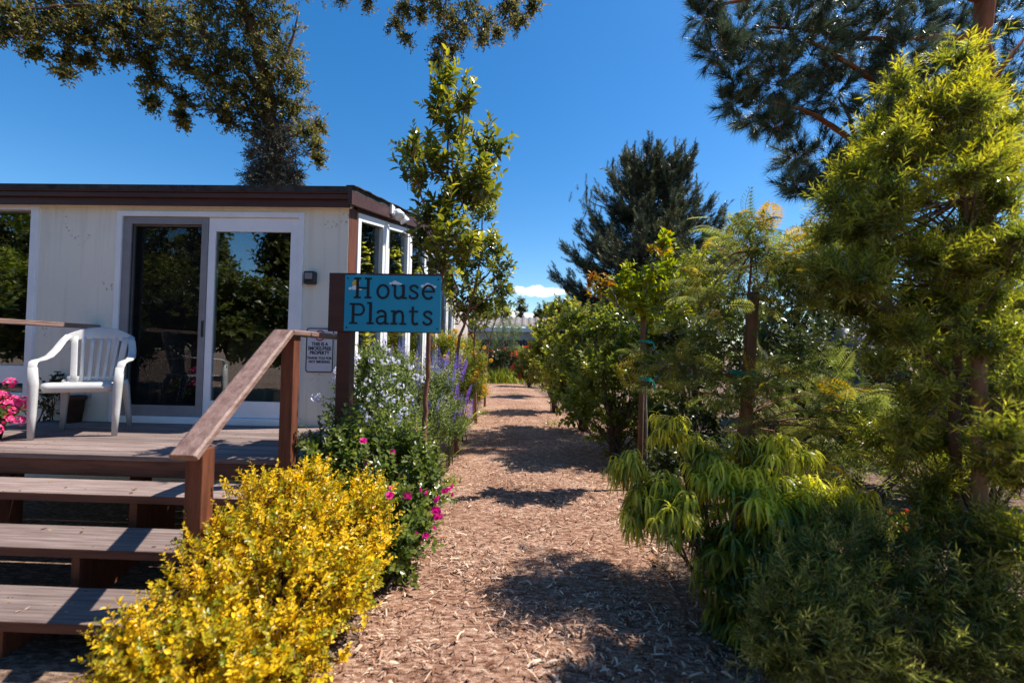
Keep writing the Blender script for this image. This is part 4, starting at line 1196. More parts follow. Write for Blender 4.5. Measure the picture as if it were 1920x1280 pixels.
b = Batch(); b.tube([(c[0], WY - .002, c[2]), (c[0], WY - .07, c[2]), (c[0], WY - .10, c[2] - .02), (c[0], WY - .105, c[2] - .07)], [.014, .014, .013, .013], 10); b.build('spout', MT['dark'], t_, smooth=True)
b = Batch(); b.box((c[0] - .035, WY - .065, c[2] + .03), (c[0] + .035, WY - .05, c[2] + .042)); b.tube([(c[0], WY - .057, c[2] + .01), (c[0], WY - .057, c[2] + .032)], .007, 8); b.build('handle', MT['dark'], t_, bevel=.003)

# ------------------------------------------------------------------ right border
def hedge(name, label, px_s, Y, mat, group=None, ls=.07, dens=1.0, templ=OVAL, wmat='stem_br', tip=.5, L=.3, m=11, up=.6, wid=1.0, cat='shrub', leafname='foliage', woodname='stems', **kw):
    xs = np.mean([q[0] for q in px_s]); b_ = at(xs, 760, Y); b_[2] = 0
    p = Plant(name, label, cat, b_, group)
    cl = [pc(x, y, r, Y + rng.normal() * r * Y / FPX * .5) for x, y, r in px_s]
    for c in cl:
        a_ = (c[1][0] / ls) ** 2
        p.fill(c, int(dens * a_ * 2.0) + 18, templ, ls * 1.1, L, m, tip=tip, up=up, rmin=.35, wid=wid, lump=.45, jit=.65, **kw)
    p.stems_to(cl, .014, .005, n=3)
    p.done(MT[mat], MT[wmat], leafname, woodname)
    return p
HG = 'rounded green shrubs along the right of the path'
hedge('garden_shrub', 'broad dense green shrub at the right path edge left of the staked sapling', [(1125, 745, 62), (1180, 690, 58), (1145, 655, 50), (1205, 760, 58), (1160, 805, 48), (1110, 690, 45), (1085, 760, 35), (1130, 610, 28), (1200, 640, 40), (1230, 800, 45)], 6.6, 'l_hedge', HG, .085, 1.0)
hedge('garden_shrub', 'second green shrub along the right path edge with reddish new tips', [(1070, 650, 42), (1105, 620, 42), (1140, 600, 36), (1080, 705, 46), (1048, 690, 32), (1110, 740, 40), (1075, 600, 26), (1165, 600, 30), (1060, 745, 24)], 8.8, 'l_hedge', HG, .10, 1.0, tip=.9)
hedge('garden_shrub', 'third green shrub with orange tinted top at the bend of the path', [(1036, 640, 34), (1058, 615, 32), (1030, 680, 32), (1042, 712, 28), (1015, 625, 18), (1080, 600, 26), (1017, 665, 20)], 11.5, 'l_hedge', HG, .12, 1.0, tip=1.0)
hedge('garden_shrub', 'small rounded green shrub farthest along the right of the path', [(1020, 645, 24), (1030, 612, 22), (1055, 588, 20), (1010, 690, 16), (1000, 655, 12), (1070, 575, 16), (1040, 580, 14)], 15.5, 'l_hedge', HG, .15, 1.0, tip=.8)
DK = 'dark shrubs under the trees on the right'
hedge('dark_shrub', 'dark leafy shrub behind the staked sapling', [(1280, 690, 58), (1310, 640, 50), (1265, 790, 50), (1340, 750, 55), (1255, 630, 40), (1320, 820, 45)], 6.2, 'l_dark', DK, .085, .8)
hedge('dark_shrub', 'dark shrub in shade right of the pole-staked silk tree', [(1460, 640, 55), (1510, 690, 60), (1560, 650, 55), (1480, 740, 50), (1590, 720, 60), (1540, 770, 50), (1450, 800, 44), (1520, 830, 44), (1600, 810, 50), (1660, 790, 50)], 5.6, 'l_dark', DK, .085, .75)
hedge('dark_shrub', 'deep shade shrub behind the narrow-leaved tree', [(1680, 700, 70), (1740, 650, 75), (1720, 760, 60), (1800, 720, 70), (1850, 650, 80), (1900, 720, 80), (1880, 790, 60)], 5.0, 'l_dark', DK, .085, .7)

hedge('fern_shrub', 'low feathery green plant on the ground between the thick pole and the pale stake', [(1560, 880, 40), (1620, 860, 44), (1680, 880, 40), (1740, 870, 40), (1500, 880, 34), (1590, 920, 26)], 4.2, 'l_fern', None, .075, .8, LANCE, wid=1.3)
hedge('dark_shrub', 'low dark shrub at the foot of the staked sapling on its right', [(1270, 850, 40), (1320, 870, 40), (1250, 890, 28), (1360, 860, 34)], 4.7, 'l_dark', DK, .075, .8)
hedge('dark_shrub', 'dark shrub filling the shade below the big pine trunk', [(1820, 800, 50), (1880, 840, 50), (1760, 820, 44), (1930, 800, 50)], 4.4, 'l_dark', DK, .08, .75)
# silk tree with feathery fronds and its pole
STK = 'wooden poles staking the young trees'
def stake(label, p0, p1, r, mat, ties=()):
    t = thing('tree_stake', label, 'stake', tuple(p0), STK)
    p0, p1 = np.array(p0), np.array(p1)
    b = Batch(); q = [p0 + (p1 - p0) * i / 8 for i in range(9)]; b.tube(q, [r * (1.04 - .01 * i) for i in range(9)], 12, 0, .06); b.build('post', MT[mat], t, smooth=True)
    for (z, side, k) in ties:
        u_ = (z - p0[2]) / (p1[2] - p0[2]); c_ = p0 + (p1 - p0) * u_
        b = Batch()
        ax = np.array(side, float)
        a = np.linspace(0, 2 * PI, 15)
        e = np.array((-ax[1], ax[0], 0)) / (np.linalg.norm(ax) + 1e-9)
        pts = [c_ + ax * .5 + (ax * .5 + unit(ax) * (r + .012)) * math.cos(t_) + e * (r + .006) * math.sin(t_) + np.array((0, 0, .01 * math.sin(2 * t_))) for t_ in a]
        b.ribbon(pts, (0, 0, 1), .028 * k, .004)
        b.ribbon([pts[0], pts[0] + np.array((.02, -.01, -.03)) * k, pts[0] + np.array((.03, -.015, -.09)) * k], (1, .3, 0), .02 * k, .003)
        b.build('tie', MT['tie'], t)
    return t
g0 = at(1384, 1060, 3.1); g0[2] = 0
g1 = at(1412, 548, 3.12)
stake('thick peeled pole with green tie holding the silk tree upright', g0, g1, .040, 'stake_dark', [(at(1400, 700, 3.1)[2], (-.05, .06, 0), 1.3)])
p = Plant('silk_tree', 'young feathery-leaved tree with bronze tips tied to a thick pole', 'tree', (g0[0] - .03, 3.2, 0))
tr = pl([(1375, 1060, 3.2), (1380, 960, 3.2), (1383, 850, 3.2), (1390, 760, 3.22), (1398, 650, 3.2), (1404, 560, 3.18), (1410, 470, 3.2), (1412, 430, 3.2)]); tr[0][2] = 0
p.limb(tr, .019, .006, 7)
fr_cl = [(1400, 455, 38, 18), (1365, 470, 34, 14), (1445, 470, 34, 14), (1330, 520, 40, 14), (1420, 520, 50, 22), (1480, 500, 40, 18), (1540, 480, 40, 16), (1590, 500, 30, 8), (1480, 550, 50, 18), (1540, 550, 44, 16), (1370, 570, 44, 14), (1310, 575, 36, 10),
         (1440, 730, 36, 10), (1500, 745, 40, 12), (1560, 740, 40, 12), (1465, 800, 44, 13), (1540, 810, 44, 12), (1600, 800, 34, 8), (1330, 700, 40, 11), (1225, 690, 34, 9), (1285, 735, 34, 9), (1340, 640, 34, 9), (1270, 680, 24, 6), (1420, 690, 30, 8), (1500, 700, 34, 9), (1580, 770, 40, 11), (1420, 840, 34, 9), (1500, 850, 40, 11), (1640, 830, 36, 8), (1560, 860, 36, 9), (1400, 770, 26, 6)]
for (x, y, r, n) in fr_cl:
    n = int(n * 2.9)
    Yc = 3.2 + rng.normal() * .18
    C, Rr = pc(x, y, r, Yc)
    st_ = np.array(tr[-2] if y < 600 else at(1398, min(y + 40, 800), 3.2))
    p.limb([st_, (st_ + C) / 2 + np.array((0, 0, .06)), C], .008, .003, 5)
    out = unit(C - st_)
    d = unit(rng.normal(size=(n, 3)) * np.array((1, 1, .75)) + out * np.array((.8, .8, .3)) + np.array((0, 0, .35)))
    P = C + rng.normal(size=(n, 3)) * Rr * .62
    S = .12 + .14 * rng.random(n) ** 1.3
    tipq = (rng.random(n) < (.13 if y < 600 else .06)) * (.2 + .45 * rng.random(n))
    S3 = np.stack([S * (.7 + .5 * rng.random(n)), S, S * (.5 + 1.6 * rng.random(n))], 1)
    p.leaf.add(FROND, P, d, np.tile((0, 0, 1.), (n, 1)) + .55 * rng.normal(size=(n, 3)), S3, Q=tipq)
    p.fill((C, Rr * .8), int(2 + r * .07), LANCE, .05, .18, 9, tip=.5, up=.4, rmin=.1, wid=1.8, twig=.003)
p.done(MT['l_silk'], MT['bark_red'])

# sapling with yellow-green leaves
g0 = at(1199, 893, 5.1); g0[2] = 0
stake('thin grey pole with green tape beside the yellow-green sapling', g0, at(1207, 560, 5.08), .030, 'stake_dark', [(at(1200, 710, 5.1)[2], (.06, .0, 0), 1.5), (at(1200, 640, 5.1)[2], (.06, .0, 0), .9)])
p = Plant('leafy_sapling', 'slender sapling with bright yellow-green leaves and red branch tips', 'tree', (at(1212, 893, 5.12)[0], 5.12, 0))
tr = pl([(1212, 893, 5.12), (1211, 780, 5.12), (1210, 680, 5.12), (1208, 600, 5.12), (1214, 530, 5.12), (1232, 480, 5.12), (1243, 430, 5.12)]); tr[0][2] = 0
p.limb(tr, .018, .005, 7)
for l in ([(1208, 610, 5.12), (1180, 592, 5.05), (1160, 575, 5.0), (1148, 545, 4.95), (1118, 526, 4.9)], [(1210, 590, 5.12), (1245, 570, 5.2), (1285, 530, 5.3), (1305, 490, 5.3)], [(1160, 575, 5.0), (1140, 560, 4.95), (1120, 553, 4.9)], [(1213, 540, 5.12), (1185, 520, 5.2), (1170, 500, 5.2)]):
    p.limb(pl(l), .011, .004, 6)
for (x, y, r, n, q) in ((1152, 548, 16, 16, 0), (1178, 545, 22, 26, 0), (1200, 575, 22, 22, 0), (1240, 555, 24, 26, 0), (1272, 535, 24, 24, 0), (1250, 492, 20, 20, 0), (1242, 455, 14, 12, .35), (1300, 495, 18, 16, 0), (1280, 575, 20, 18, 0), (1170, 515, 14, 10, 0), (1220, 520, 20, 18, 0), (1225, 600, 18, 12, 0),
                      (1112, 524, 8, 5, 1), (1119, 553, 8, 5, 1), (1140, 524, 9, 5, .9), (1105, 540, 5, 2, 1), (1232, 470, 10, 5, 1)):
    p.fill(pc(x, y, r, 5.1 + rng.normal() * .12), n, OVAL, .085, .2, 7, tip=0, up=.5, rmin=.1, twig=.004, topq=q * 1.0, wid=1.1) if q < .9 else p.fill(pc(x, y, r, 4.95), n, OVAL, .08, .12, 6, tip=1, tip0=-2, up=.2, rmin=.05)
p.done(MT['l_maple'], MT['bark_grey'])

# weeping shrub in front of the pole
b_ = at(1385, 1180, 2.5); b_[2] = 0
p = Plant('weeping_shrub', 'shrub of long drooping green leaves with yellow shoot ends tinted as if sunlit in front of the thick pole', 'shrub', b_)
wcl = [(1180, 872, 24, 3.0), (1230, 915, 34, 2.9), (1200, 960, 30, 2.9), (1265, 965, 36, 2.7), (1320, 850, 34, 3.0), (1345, 905, 40, 2.8), (1420, 865, 44, 2.9), (1395, 930, 44, 2.6), (1480, 905, 40, 2.8), (1450, 965, 48, 2.6), (1540, 960, 40, 2.7), (1595, 945, 32, 2.7), (1500, 1010, 44, 2.5), (1345, 1010, 44, 2.6), (1410, 1040, 60, 2.5), (1370, 1100, 56, 2.45), (1430, 1130, 54, 2.45), (1480, 1080, 40, 2.4), (1260, 800, 26, 3.3), (1390, 1170, 40, 2.45), (1470, 840, 30, 2.9)]
cl = []
for (x, y, r, Y) in wcl:
    c = pc(x, y, r, Y); cl.append(c)
    hi = y < 985
    q = p.fill(c, int(7 + r * .26), DROOP, .19, .16, 20, flat=True, tip=(1.8 if hi else .6), tip0=.2 if hi else .5, up=.25, spread=.95, rmin=.2, jit=.5, szvar=.35, wid=1.05, droop=-.15, shr=.4)  # upper clumps take more of the sunlit tip colour
p.stems_to(cl, .010, .004, n=2)
p.done(MT['l_weep'], MT['stem_br'], 'foliage', 'stems')

# narrow-leaved tree close on the right, its stake, and the low shrub below
g0 = at(1838, 1222, 2.18); g0[2] = 0
stake('pale square-edged stake with green ties at the near right tree', g0, at(1836, 630, 2.18), .030, 'stake', [(at(1840, 975, 2.18)[2], (-.05, .05, 0), 1.0), (at(1840, 1062, 2.18)[2], (-.05, .05, 0), 1.3)])
p = Plant('narrow_leaf_tree', 'large yellow-green narrow-leaved tree close at the right edge', 'tree', (2.2, 2.35, 0))
tr = pl([(1800, 1200, 2.35), (1796, 1000, 2.35), (1790, 800, 2.36), (1800, 620, 2.38), (1810, 450, 2.4), (1800, 300, 2.42), (1795, 170, 2.42)]); tr[0] = np.array((tr[0][0], 2.35, 0))
p.limb(tr, .030, .008, 8)
ncl = [(1795, 150, 34, 2.4), (1765, 195, 36, 2.4), (1725, 215, 34, 2.3), (1700, 270, 50, 2.4), (1800, 240, 56, 2.5), (1880, 270, 52, 2.4), (1660, 335, 56, 2.4), (1745, 330, 66, 2.5), (1845, 345, 76, 2.4), (1615, 395, 50, 2.5), (1690, 420, 74, 2.3), (1790, 430, 80, 2.5), (1885, 440, 72, 2.3),
       (1595, 460, 50, 2.5), (1670, 505, 66, 2.5), (1770, 520, 74, 2.3), (1880, 545, 66, 2.4), (1620, 545, 40, 2.6), (1735, 590, 46, 2.4), (1850, 615, 50, 2.5), (1915, 650, 44, 2.3), (1560, 500, 28, 2.6), (1700, 600, 40, 2.6), (1880, 840, 46, 2.2), (1905, 910, 56, 2.2), (1760, 850, 44, 2.5), (1690, 850, 40, 2.6), (1900, 1000, 50, 2.1), (1740, 930, 40, 2.5), (1640, 830, 34, 2.7), (1910, 330, 50, 2.5), (1915, 760, 30, 2.4)]
ncl += [(1690, 160, 14, 2.4), (1640, 240, 16, 2.4), (1650, 285, 22, 2.5), (1590, 330, 18, 2.5), (1570, 380, 20, 2.5), (1550, 440, 18, 2.6), (1545, 520, 20, 2.6), (1580, 570, 26, 2.6), (1640, 610, 30, 2.5), (1720, 660, 34, 2.4), (1800, 640, 34, 2.4), (1890, 710, 40, 2.3), (1770, 700, 30, 2.5), (1660, 690, 24, 2.6), (1740, 760, 30, 2.5), (1715, 820, 30, 2.55), (1765, 900, 28, 2.45), (1890, 780, 34, 2.3), (1860, 880, 24, 2.3), (1800, 110, 20, 2.45), (1830, 180, 26, 2.5)]
for (x, y, r, Y) in ncl:
    k_ = 3 if r > 36 else (2 if r > 22 else 1)
    for i_ in range(k_):
        a_ = rng.random() * 6.28; q_ = (.35 + .55 * rng.random()) * r if k_ > 1 else 0
        rs_ = r * (.34 + .18 * rng.random()) if k_ > 1 else r
        c = pc(x + q_ * math.cos(a_), y + q_ * math.sin(a_), rs_, Y + rng.normal() * .20, 1.1, .8)
        t_ = int(np.argmin([abs(q[2] - (c[0][2] - .22)) for q in tr]))
        o_ = tr[t_] * .5 + tr[min(t_ + 1, len(tr) - 1)] * .5 if rng.random() < .5 else tr[t_]
        if c[0][2] > .45: p.limb([o_, o_ * .45 + c[0] * .55 + np.array((0, 0, -.05)), c[0]], .008, .0025, 5)
        p.fill(c, int(6 + rs_ * .95), LANCE, .066, .25, 26, tip=(1.2 if y < 360 else .7), tip0=.35, up=.7, spread=.72, rmin=.1, jit=.7, szvar=.4, wid=1.15, twig=.003, lump=.5)  # upper crown takes more of the sun-glow tip colour
p.done(MT['l_fern'], MT['bark'])

p = Plant('low_needle_shrub', 'low fine-leaved bushy shrub in the bottom right corner', 'shrub', (1.75, 2.0, 0))
lcl = [(1500, 1110, 50, 2.05), (1560, 1050, 50, 2.15), (1490, 1200, 50, 1.95), (1600, 1120, 76, 2.1), (1700, 1090, 76, 2.15), (1790, 1120, 76, 2.05), (1640, 1220, 70, 1.95), (1760, 1230, 70, 1.95), (1875, 1150, 80, 2.0), (1900, 1240, 70, 1.9), (1545, 1225, 60, 1.9), (1650, 1030, 44, 2.3), (1840, 1030, 50, 2.1), (1580, 985, 26, 2.4), (1740, 1010, 34, 2.3), (1450, 1150, 24, 2.0), (1440, 1230, 26, 1.95)]
cl = []
for (x, y, r, Y) in lcl:
    c = pc(x, y, r, Y); cl.append(c)
    p.fill(c, int(13 + r * 1.1), LANCE, .068, .26, 24, tip=.45, tip0=.5, up=.5, spread=.65, rmin=.2, jit=.6, szvar=.4, wid=.9, twig=.003, lump=.5)
p.stems_to(cl, .010, .004, n=2)
p.done(MT['l_low'], MT['stem_br'], 'foliage', 'stems')

p = Plant('bedding_plant', 'low plant with tiny orange-red flowers on the ground behind the weeping shrub', 'plant', tuple(np.array((1, 1, 0)) * at(1655, 940, 3.9)))
c = (p.base + np.array((0, 0, .1)), np.array((.3, .25, .12)))
p.fill(c, 60, OVAL, .045, .12, 7, up=.6); p.fill((p.base + np.array((.35, .1, .1)), np.array((.25, .2, .12))), 50, OVAL, .045, .12, 7, up=.6)
p.done(MT['l_hedge'], MT['stem'], 'foliage', 'stems'); 
F_SM = cluster_mesh('flower', MT['p_red'], .015, 6, .012); p.blooms(F_SM, 'flower', 26)

# navy tarpaulin over a stack behind the shrubs
c = at(1630, 640, 7.5)
b = Batch()
V = []; F = []; K = 16
for i in range(K):
    for j in range(K):
        u_, v_ = i / (K - 1) * 2 - 1, j / (K - 1) * 2 - 1
        h = (1 - abs(u_) ** 4) * (1 - abs(v_) ** 4)
        V.append((c[0] + u_ * .75, 7.9 + v_ * .6, max(0.003, (c[2] + .25) * h ** .55 + .06 * math.sin(7 * u_ + 3 * v_) * h)))
F = [(i * K + j, (i + 1) * K + j, (i + 1) * K + j + 1, i * K + j + 1) for i in range(K - 1) for j in range(K - 1)]
b.raw(V, F); tag(b.build('tarpaulin', MT['tarp'], smooth=True, origin=(c[0], 7.9, 0)), 'dark navy tarpaulin heaped over a stack between the shaded shrubs', 'tarpaulin')

# ------------------------------------------------------------------ background trees on the right
BG = 'broadleaf trees closing the right background'
def bgtree(label, px_s, Y, mat='l_back', ls=.14, dens=1.0, templ=LEAF, group=BG, name='background_tree', tip=.6, hb=None, **kw):
    xs = px_s[0][0]; b_ = at(xs, 760, Y); b_[2] = 0
    p = Plant(name, label, 'tree', b_, group)
    cl = [pc(x, y, r, Y + rng.normal() * r * Y / FPX * .6) for x, y, r in px_s]
    top = max(c[0][2] for c in cl)
    mid = np.array((b_[0] + rng.normal() * .2, Y, top * .45))
    p.limb([b_, mid * .5 + b_ * .5, mid], .10 * top / 5, .06 * top / 5, 8)
    for c in cl:
        p.limb([mid, (mid + c[0]) / 2 + rng.normal(size=3) * .15, c[0]], .05 * top / 5, .012, 6)
        p.fill(c, int(dens * (c[1][0] / ls) ** 2 * 1.9) + 18, templ, ls * 1.1, ls * 3.4, 11, tip=tip, up=.5, rmin=.3, twig=.008, lump=.45, jit=.65, **kw)
    p.done(MT[mat], MT['bark'])
bgtree('yellow-green bushy tree in front of the tall central pine', [(1310, 500, 34), (1290, 545, 34), (1335, 550, 40), (1270, 590, 34), (1350, 600, 36), (1300, 600, 36)], 13, 'l_hedge', .13, 1.0)
bgtree('dark broadleaf tree right of the silk tree with open sky above it', [(1490, 500, 46), (1450, 560, 50), (1530, 470, 44), (1510, 560, 56), (1560, 530, 50), (1440, 620, 40), (1550, 610, 60), (1475, 630, 50), (1575, 430, 30)], 11, 'l_back', .12, 1.0)
bgtree('dark broadleaf tree half hidden by the narrow-leaved tree', [(1640, 440, 70), (1620, 540, 70), (1690, 500, 70), (1660, 620, 70), (1720, 600, 70), (1600, 620, 50)], 10, 'l_back', .12, .9)
bgtree('dark broadleaf tree at the right edge beneath the big pine', [(1830, 460, 80), (1790, 570, 80), (1880, 560, 80), (1850, 660, 70), (1920, 480, 70), (1770, 660, 60), (1940, 640, 70)], 9.6, 'l_back', .12, .9)
bgtree('shaded tree deep between central pine and right trees', [(1400, 600, 46), (1370, 640, 50), (1430, 660, 50), (1340, 680, 46), (1400, 700, 50)], 9, 'l_back', .11, .9)

# tall central pine
def central_pine():
    Y = 30.0
    b_ = at(1205, 760, Y); b_[2] = 0
    p = Plant('tall_pine', 'tall dark blue-green pine with candle-like upright tips against the sky', 'tree', b_)
    top = at(1232, 262, Y)
    p.limb([b_, b_ * .5 + top * .5, top], .32, .05, 9)
    zs = [3, 4.5, 7, 9, 11, 12.5, 14]; rs = [5.3, 5.7, 5.2, 4.2, 3.3, 2.5, 1.4]
    for i in range(135):
        z = 2.4 + 11.9 * (i / 134) ** .95
        Lb = np.interp(z, zs, rs) * (.62 + .60 * rng.random())
        az = i * 2.39996 + rng.normal() * .3
        if math.cos(az) > .2 and z < 12: Lb *= .86
        o_ = b_ + (top - b_) * (z / top[2])
        d = np.array((math.cos(az), math.sin(az), 0))
        rise = .0 + .26 * max(0, (z - 6) / 8)
        P_ = lambda q: o_ + d * Lb * q + np.array((0, 0, Lb * (rise * q + .26 * q ** 3 - .05 * math.sin(PI * q))))
        p.limb([P_(t) for t in (0, .25, .5, .75, 1)], .07, .015, 5)
        n = int(24 + Lb * 18)
        t = .16 + .86 * rng.random(n) ** .75
        C = np.array([P_(q) for q in t])
        side = np.array((-d[1], d[0], 0))
        C = C + side[None] * (rng.normal(size=n) * (.16 + .17 * Lb) * (1.15 - t))[:, None] + np.array((0, 0, 1))[None] * (rng.normal(size=n) * .24 + .08)[:, None]
        td = unit(d[None] * .75 + side[None] * (rng.normal(size=n) * .35)[:, None] + np.array((0, 0, 1))[None] * (.26 + .75 * t ** 4 + .25 * max(0, (z - 8) / 6))[:, None] + rng.normal(size=(n, 3)) * .2)
        ln_ = (.32 + .34 * rng.random(n)) * np.where(t > .85, 1.25, 1)
        needles(p, C, td, ln_, 30, .21, .038)
    for (x, y, h) in ((1190, 270, 1.5), (1222, 252, 1.7), (1203, 285, 1.2), (1240, 268, 1.4), (1266, 262, 1.5), (1284, 268, 1.6), (1172, 275, 1.1), (1255, 290, 1.2), (1306, 330, 1.3), (1150, 300, 1.0), (1100, 350, .8), (1318, 420, 1.0), (1235, 300, 1.6), (1210, 310, 1.5)):
        e = at(x, y, Y + rng.normal() * 1.2)
        c_ = e - np.array((0, 0, h * 1.1))
        in_ = b_ + (top - b_) * (max(c_[2] - 1.5, 4) / top[2])
        p.limb([in_, (in_ + c_) / 2 + np.array((0, 0, -.2)), c_, e], .05, .012, 5)
        k = 7
        C = np.array([c_ + (e - c_) * q for q in np.linspace(-.3, .86, k)])
        needles(p, C, np.tile((0, 0, 1.), (k, 1)) + rng.normal(size=(k, 3)) * .1, np.full(k, h * .26), 40, .19, .03)
        n = 16
        C = c_ + rng.normal(size=(n, 3)) * np.array((.35, .35, .5)) - np.array((0, 0, .3))
        needles(p, C, np.tile((0, 0, 1.), (n, 1)) + rng.normal(size=(n, 3)) * .3, np.full(n, .7), 34, .22, .03)
    p.done(MT['l_pine'], MT['bark'])


def needles(p, C, td, ln_, m, nl, wd, lo=.0):
    n = len(C); td = unit(td)
    ref = np.where(np.abs(td[:, 2:3]) < .9, np.array([[0, 0, 1.]]), np.array([[1., 0, 0]]))
    e1 = unit(np.cross(td, ref)); e2 = np.cross(td, e1)
    t = lo + (1 - lo) * (np.arange(m) + .5) / m
    phi = np.arange(m)[None] * 2.4 + rng.random((n, 1)) * 6.28
    rad = e1[:, None] * np.cos(phi)[..., None] + e2[:, None] * np.sin(phi)[..., None]
    P = C[:, None] + td[:, None] * (ln_[:, None] * t)[..., None]
    D = rad * (1.0 - .55 * t)[None, :, None] + td[:, None] * .75 + rng.normal(size=(n, m, 3)) * .12
    S = nl * (.7 + .5 * rng.random(n * m))
    sh = np.repeat(rng.random(n), m)
    p.leaf.add(NEEDLE, P.reshape(-1, 3), D.reshape(-1, 3), rng.normal(size=(n * m, 3)), np.stack([np.full(n * m, wd / .04), S, S], 1), R=.82 * sh ** 1.25 + .18 * rng.random(n * m), Q=(rng.random(n * m) < .04) * .8)
    p.twig.add(TWIG, C, td, rng.normal(size=(n, 3)), np.stack([np.full(n, .012), ln_, np.full(n, .012)], 1))
central_pine()

# big pine leaning in from the upper right
b_ = at(1838, 760, 9.0); b_[2] = 0
p = Plant('long_needle_pine', 'big pine with orange-brown limbs and long needles filling the upper right', 'tree', b_)
tr = pl([(1838, 760, 9.0), (1836, 500, 9.0), (1838, 300, 9.0), (1842, 120, 9.0), (1846, -60, 9.0), (1850, -260, 9.0)]); tr[0] = b_
p.limb(tr, .24, .12, 12, .12)
for l, r in (([(1840, 72, 9.0), (1760, 70, 8.9), (1640, 74, 8.7), (1540, 60, 8.5), (1440, 50, 8.4)], .06), ([(1838, 330, 9.0), (1760, 240, 8.8), (1670, 175, 8.6), (1595, 122, 8.4), (1520, 80, 8.2)], .085),
             ([(1836, 400, 9.0), (1720, 330, 8.8), (1615, 275, 8.5), (1560, 236, 8.4), (1510, 208, 8.3), (1440, 190, 8.2)], .075), ([(1602, 268, 8.5), (1594, 225, 8.5), (1572, 182, 8.5)], .045),
             ([(1840, 190, 9.0), (1885, 120, 9.0), (1930, 60, 9.1)], .06), ([(1838, 240, 9.0), (1880, 225, 9.2), (1950, 215, 9.4)], .07), ([(1842, 0, 9), (1740, -30, 8.6), (1600, -20, 8.4), (1450, -10, 8.2), (1350, 10, 8.0)], .07),
             ([(1600, 270, 8.5), (1580, 310, 8.4), (1530, 330, 8.3)], .028), ([(1660, 300, 8.6), (1620, 330, 8.5), (1590, 350, 8.4)], .03), ([(1665, 72, 8.7), (1668, 40, 8.7), (1660, 10, 8.8)], .03)):
    p.limb(pl(l), r, r * .35, 8)
rcl = [(1320, 30, 34), (1345, 90, 36), (1390, 50, 50), (1380, 130, 44), (1375, 190, 30), (1420, 205, 40), (1455, 150, 52), (1470, 60, 56), (1450, 235, 30), (1520, 110, 60), (1500, 190, 44), (1560, 40, 60), (1560, 170, 40), (1600, 100, 50), (1640, 30, 60), (1640, 210, 40), (1690, 110, 56), (1660, 160, 40), (1720, 40, 56), (1760, 130, 50), (1780, 60, 44),
       (1490, 290, 30), (1545, 300, 36), (1590, 330, 40), (1500, 345, 28), (1550, 350, 30), (1620, 300, 34), (1640, 370, 34), (1690, 260, 44), (1720, 200, 40), (1880, 30, 50), (1900, 110, 46), (1880, 180, 46), (1915, 240, 40), (1790, 190, 40), (1330, -10, 30), (1440, -20, 60), (1560, -40, 60), (1700, -40, 60), (1830, -40, 60)]
for (x, y, r) in rcl:
    Y = 8.5 + rng.normal() * .45 + (1.4 if abs(x - 1840) < 75 else 0)
    C, Rr = pc(x, y, r, Y)
    n = int(10 + r * .74)
    q = sprays(C, Rr, n, .30, 2, up=.35, rmin=.25, jit=.6, lump=.35)
    needles(p, q['st'], q['td'], q['ln'], 66, .22, .011, lo=.3)
p.done(MT['l_pine2'], MT['bark_pine'])

# big tree behind the house, arching over the roof
b_ = at(512, 760, 12.5); b_[2] = 0
p = Plant('overhanging_tree', 'big olive-leaved tree behind the house arching over its roof', 'tree', b_)
trunk = pl([(512, 700, 12.5), (514, 420, 12.5), (515, 330, 12.5), (510, 250, 12.5), (500, 170, 12.4), (480, 80, 12.2), (450, 0, 12.0), (420, -60, 11.8)]); trunk[0] = b_
p.limb(trunk, .30, .12, 10)
for l, r in (([(505, 200, 12.4), (450, 120, 12), (380, 60, 11.4), (280, 20, 10.6), (150, 10, 10), (30, 20, 9.4)], .09), ([(500, 170, 12.4), (540, 100, 12.4), (560, 20, 12.2)], .07), ([(510, 250, 12.5), (460, 180, 12), (410, 150, 11.5), (340, 130, 11)], .06), ([(512, 270, 12.5), (560, 250, 12.3), (600, 240, 12.2)], .04),
             ([(515, 240, 12.5), (450, 215, 12.2), (380, 205, 11.8), (345, 225, 11.6)], .03), ([(420, -60, 11.8), (560, -110, 10.5), (740, -90, 9), (880, -50, 8), (980, -15, 7.4)], .08), ([(740, -90, 9), (745, -20, 8.6), (758, 60, 8.4)], .02), ([(840, -60, 8.3), (835, 20, 8.0), (828, 100, 7.9)], .022), ([(510, 255, 12.5), (470, 260, 12.3), (465, 300, 12.2)], .015)):
    p.limb(pl(l), r, r * .25, 7)
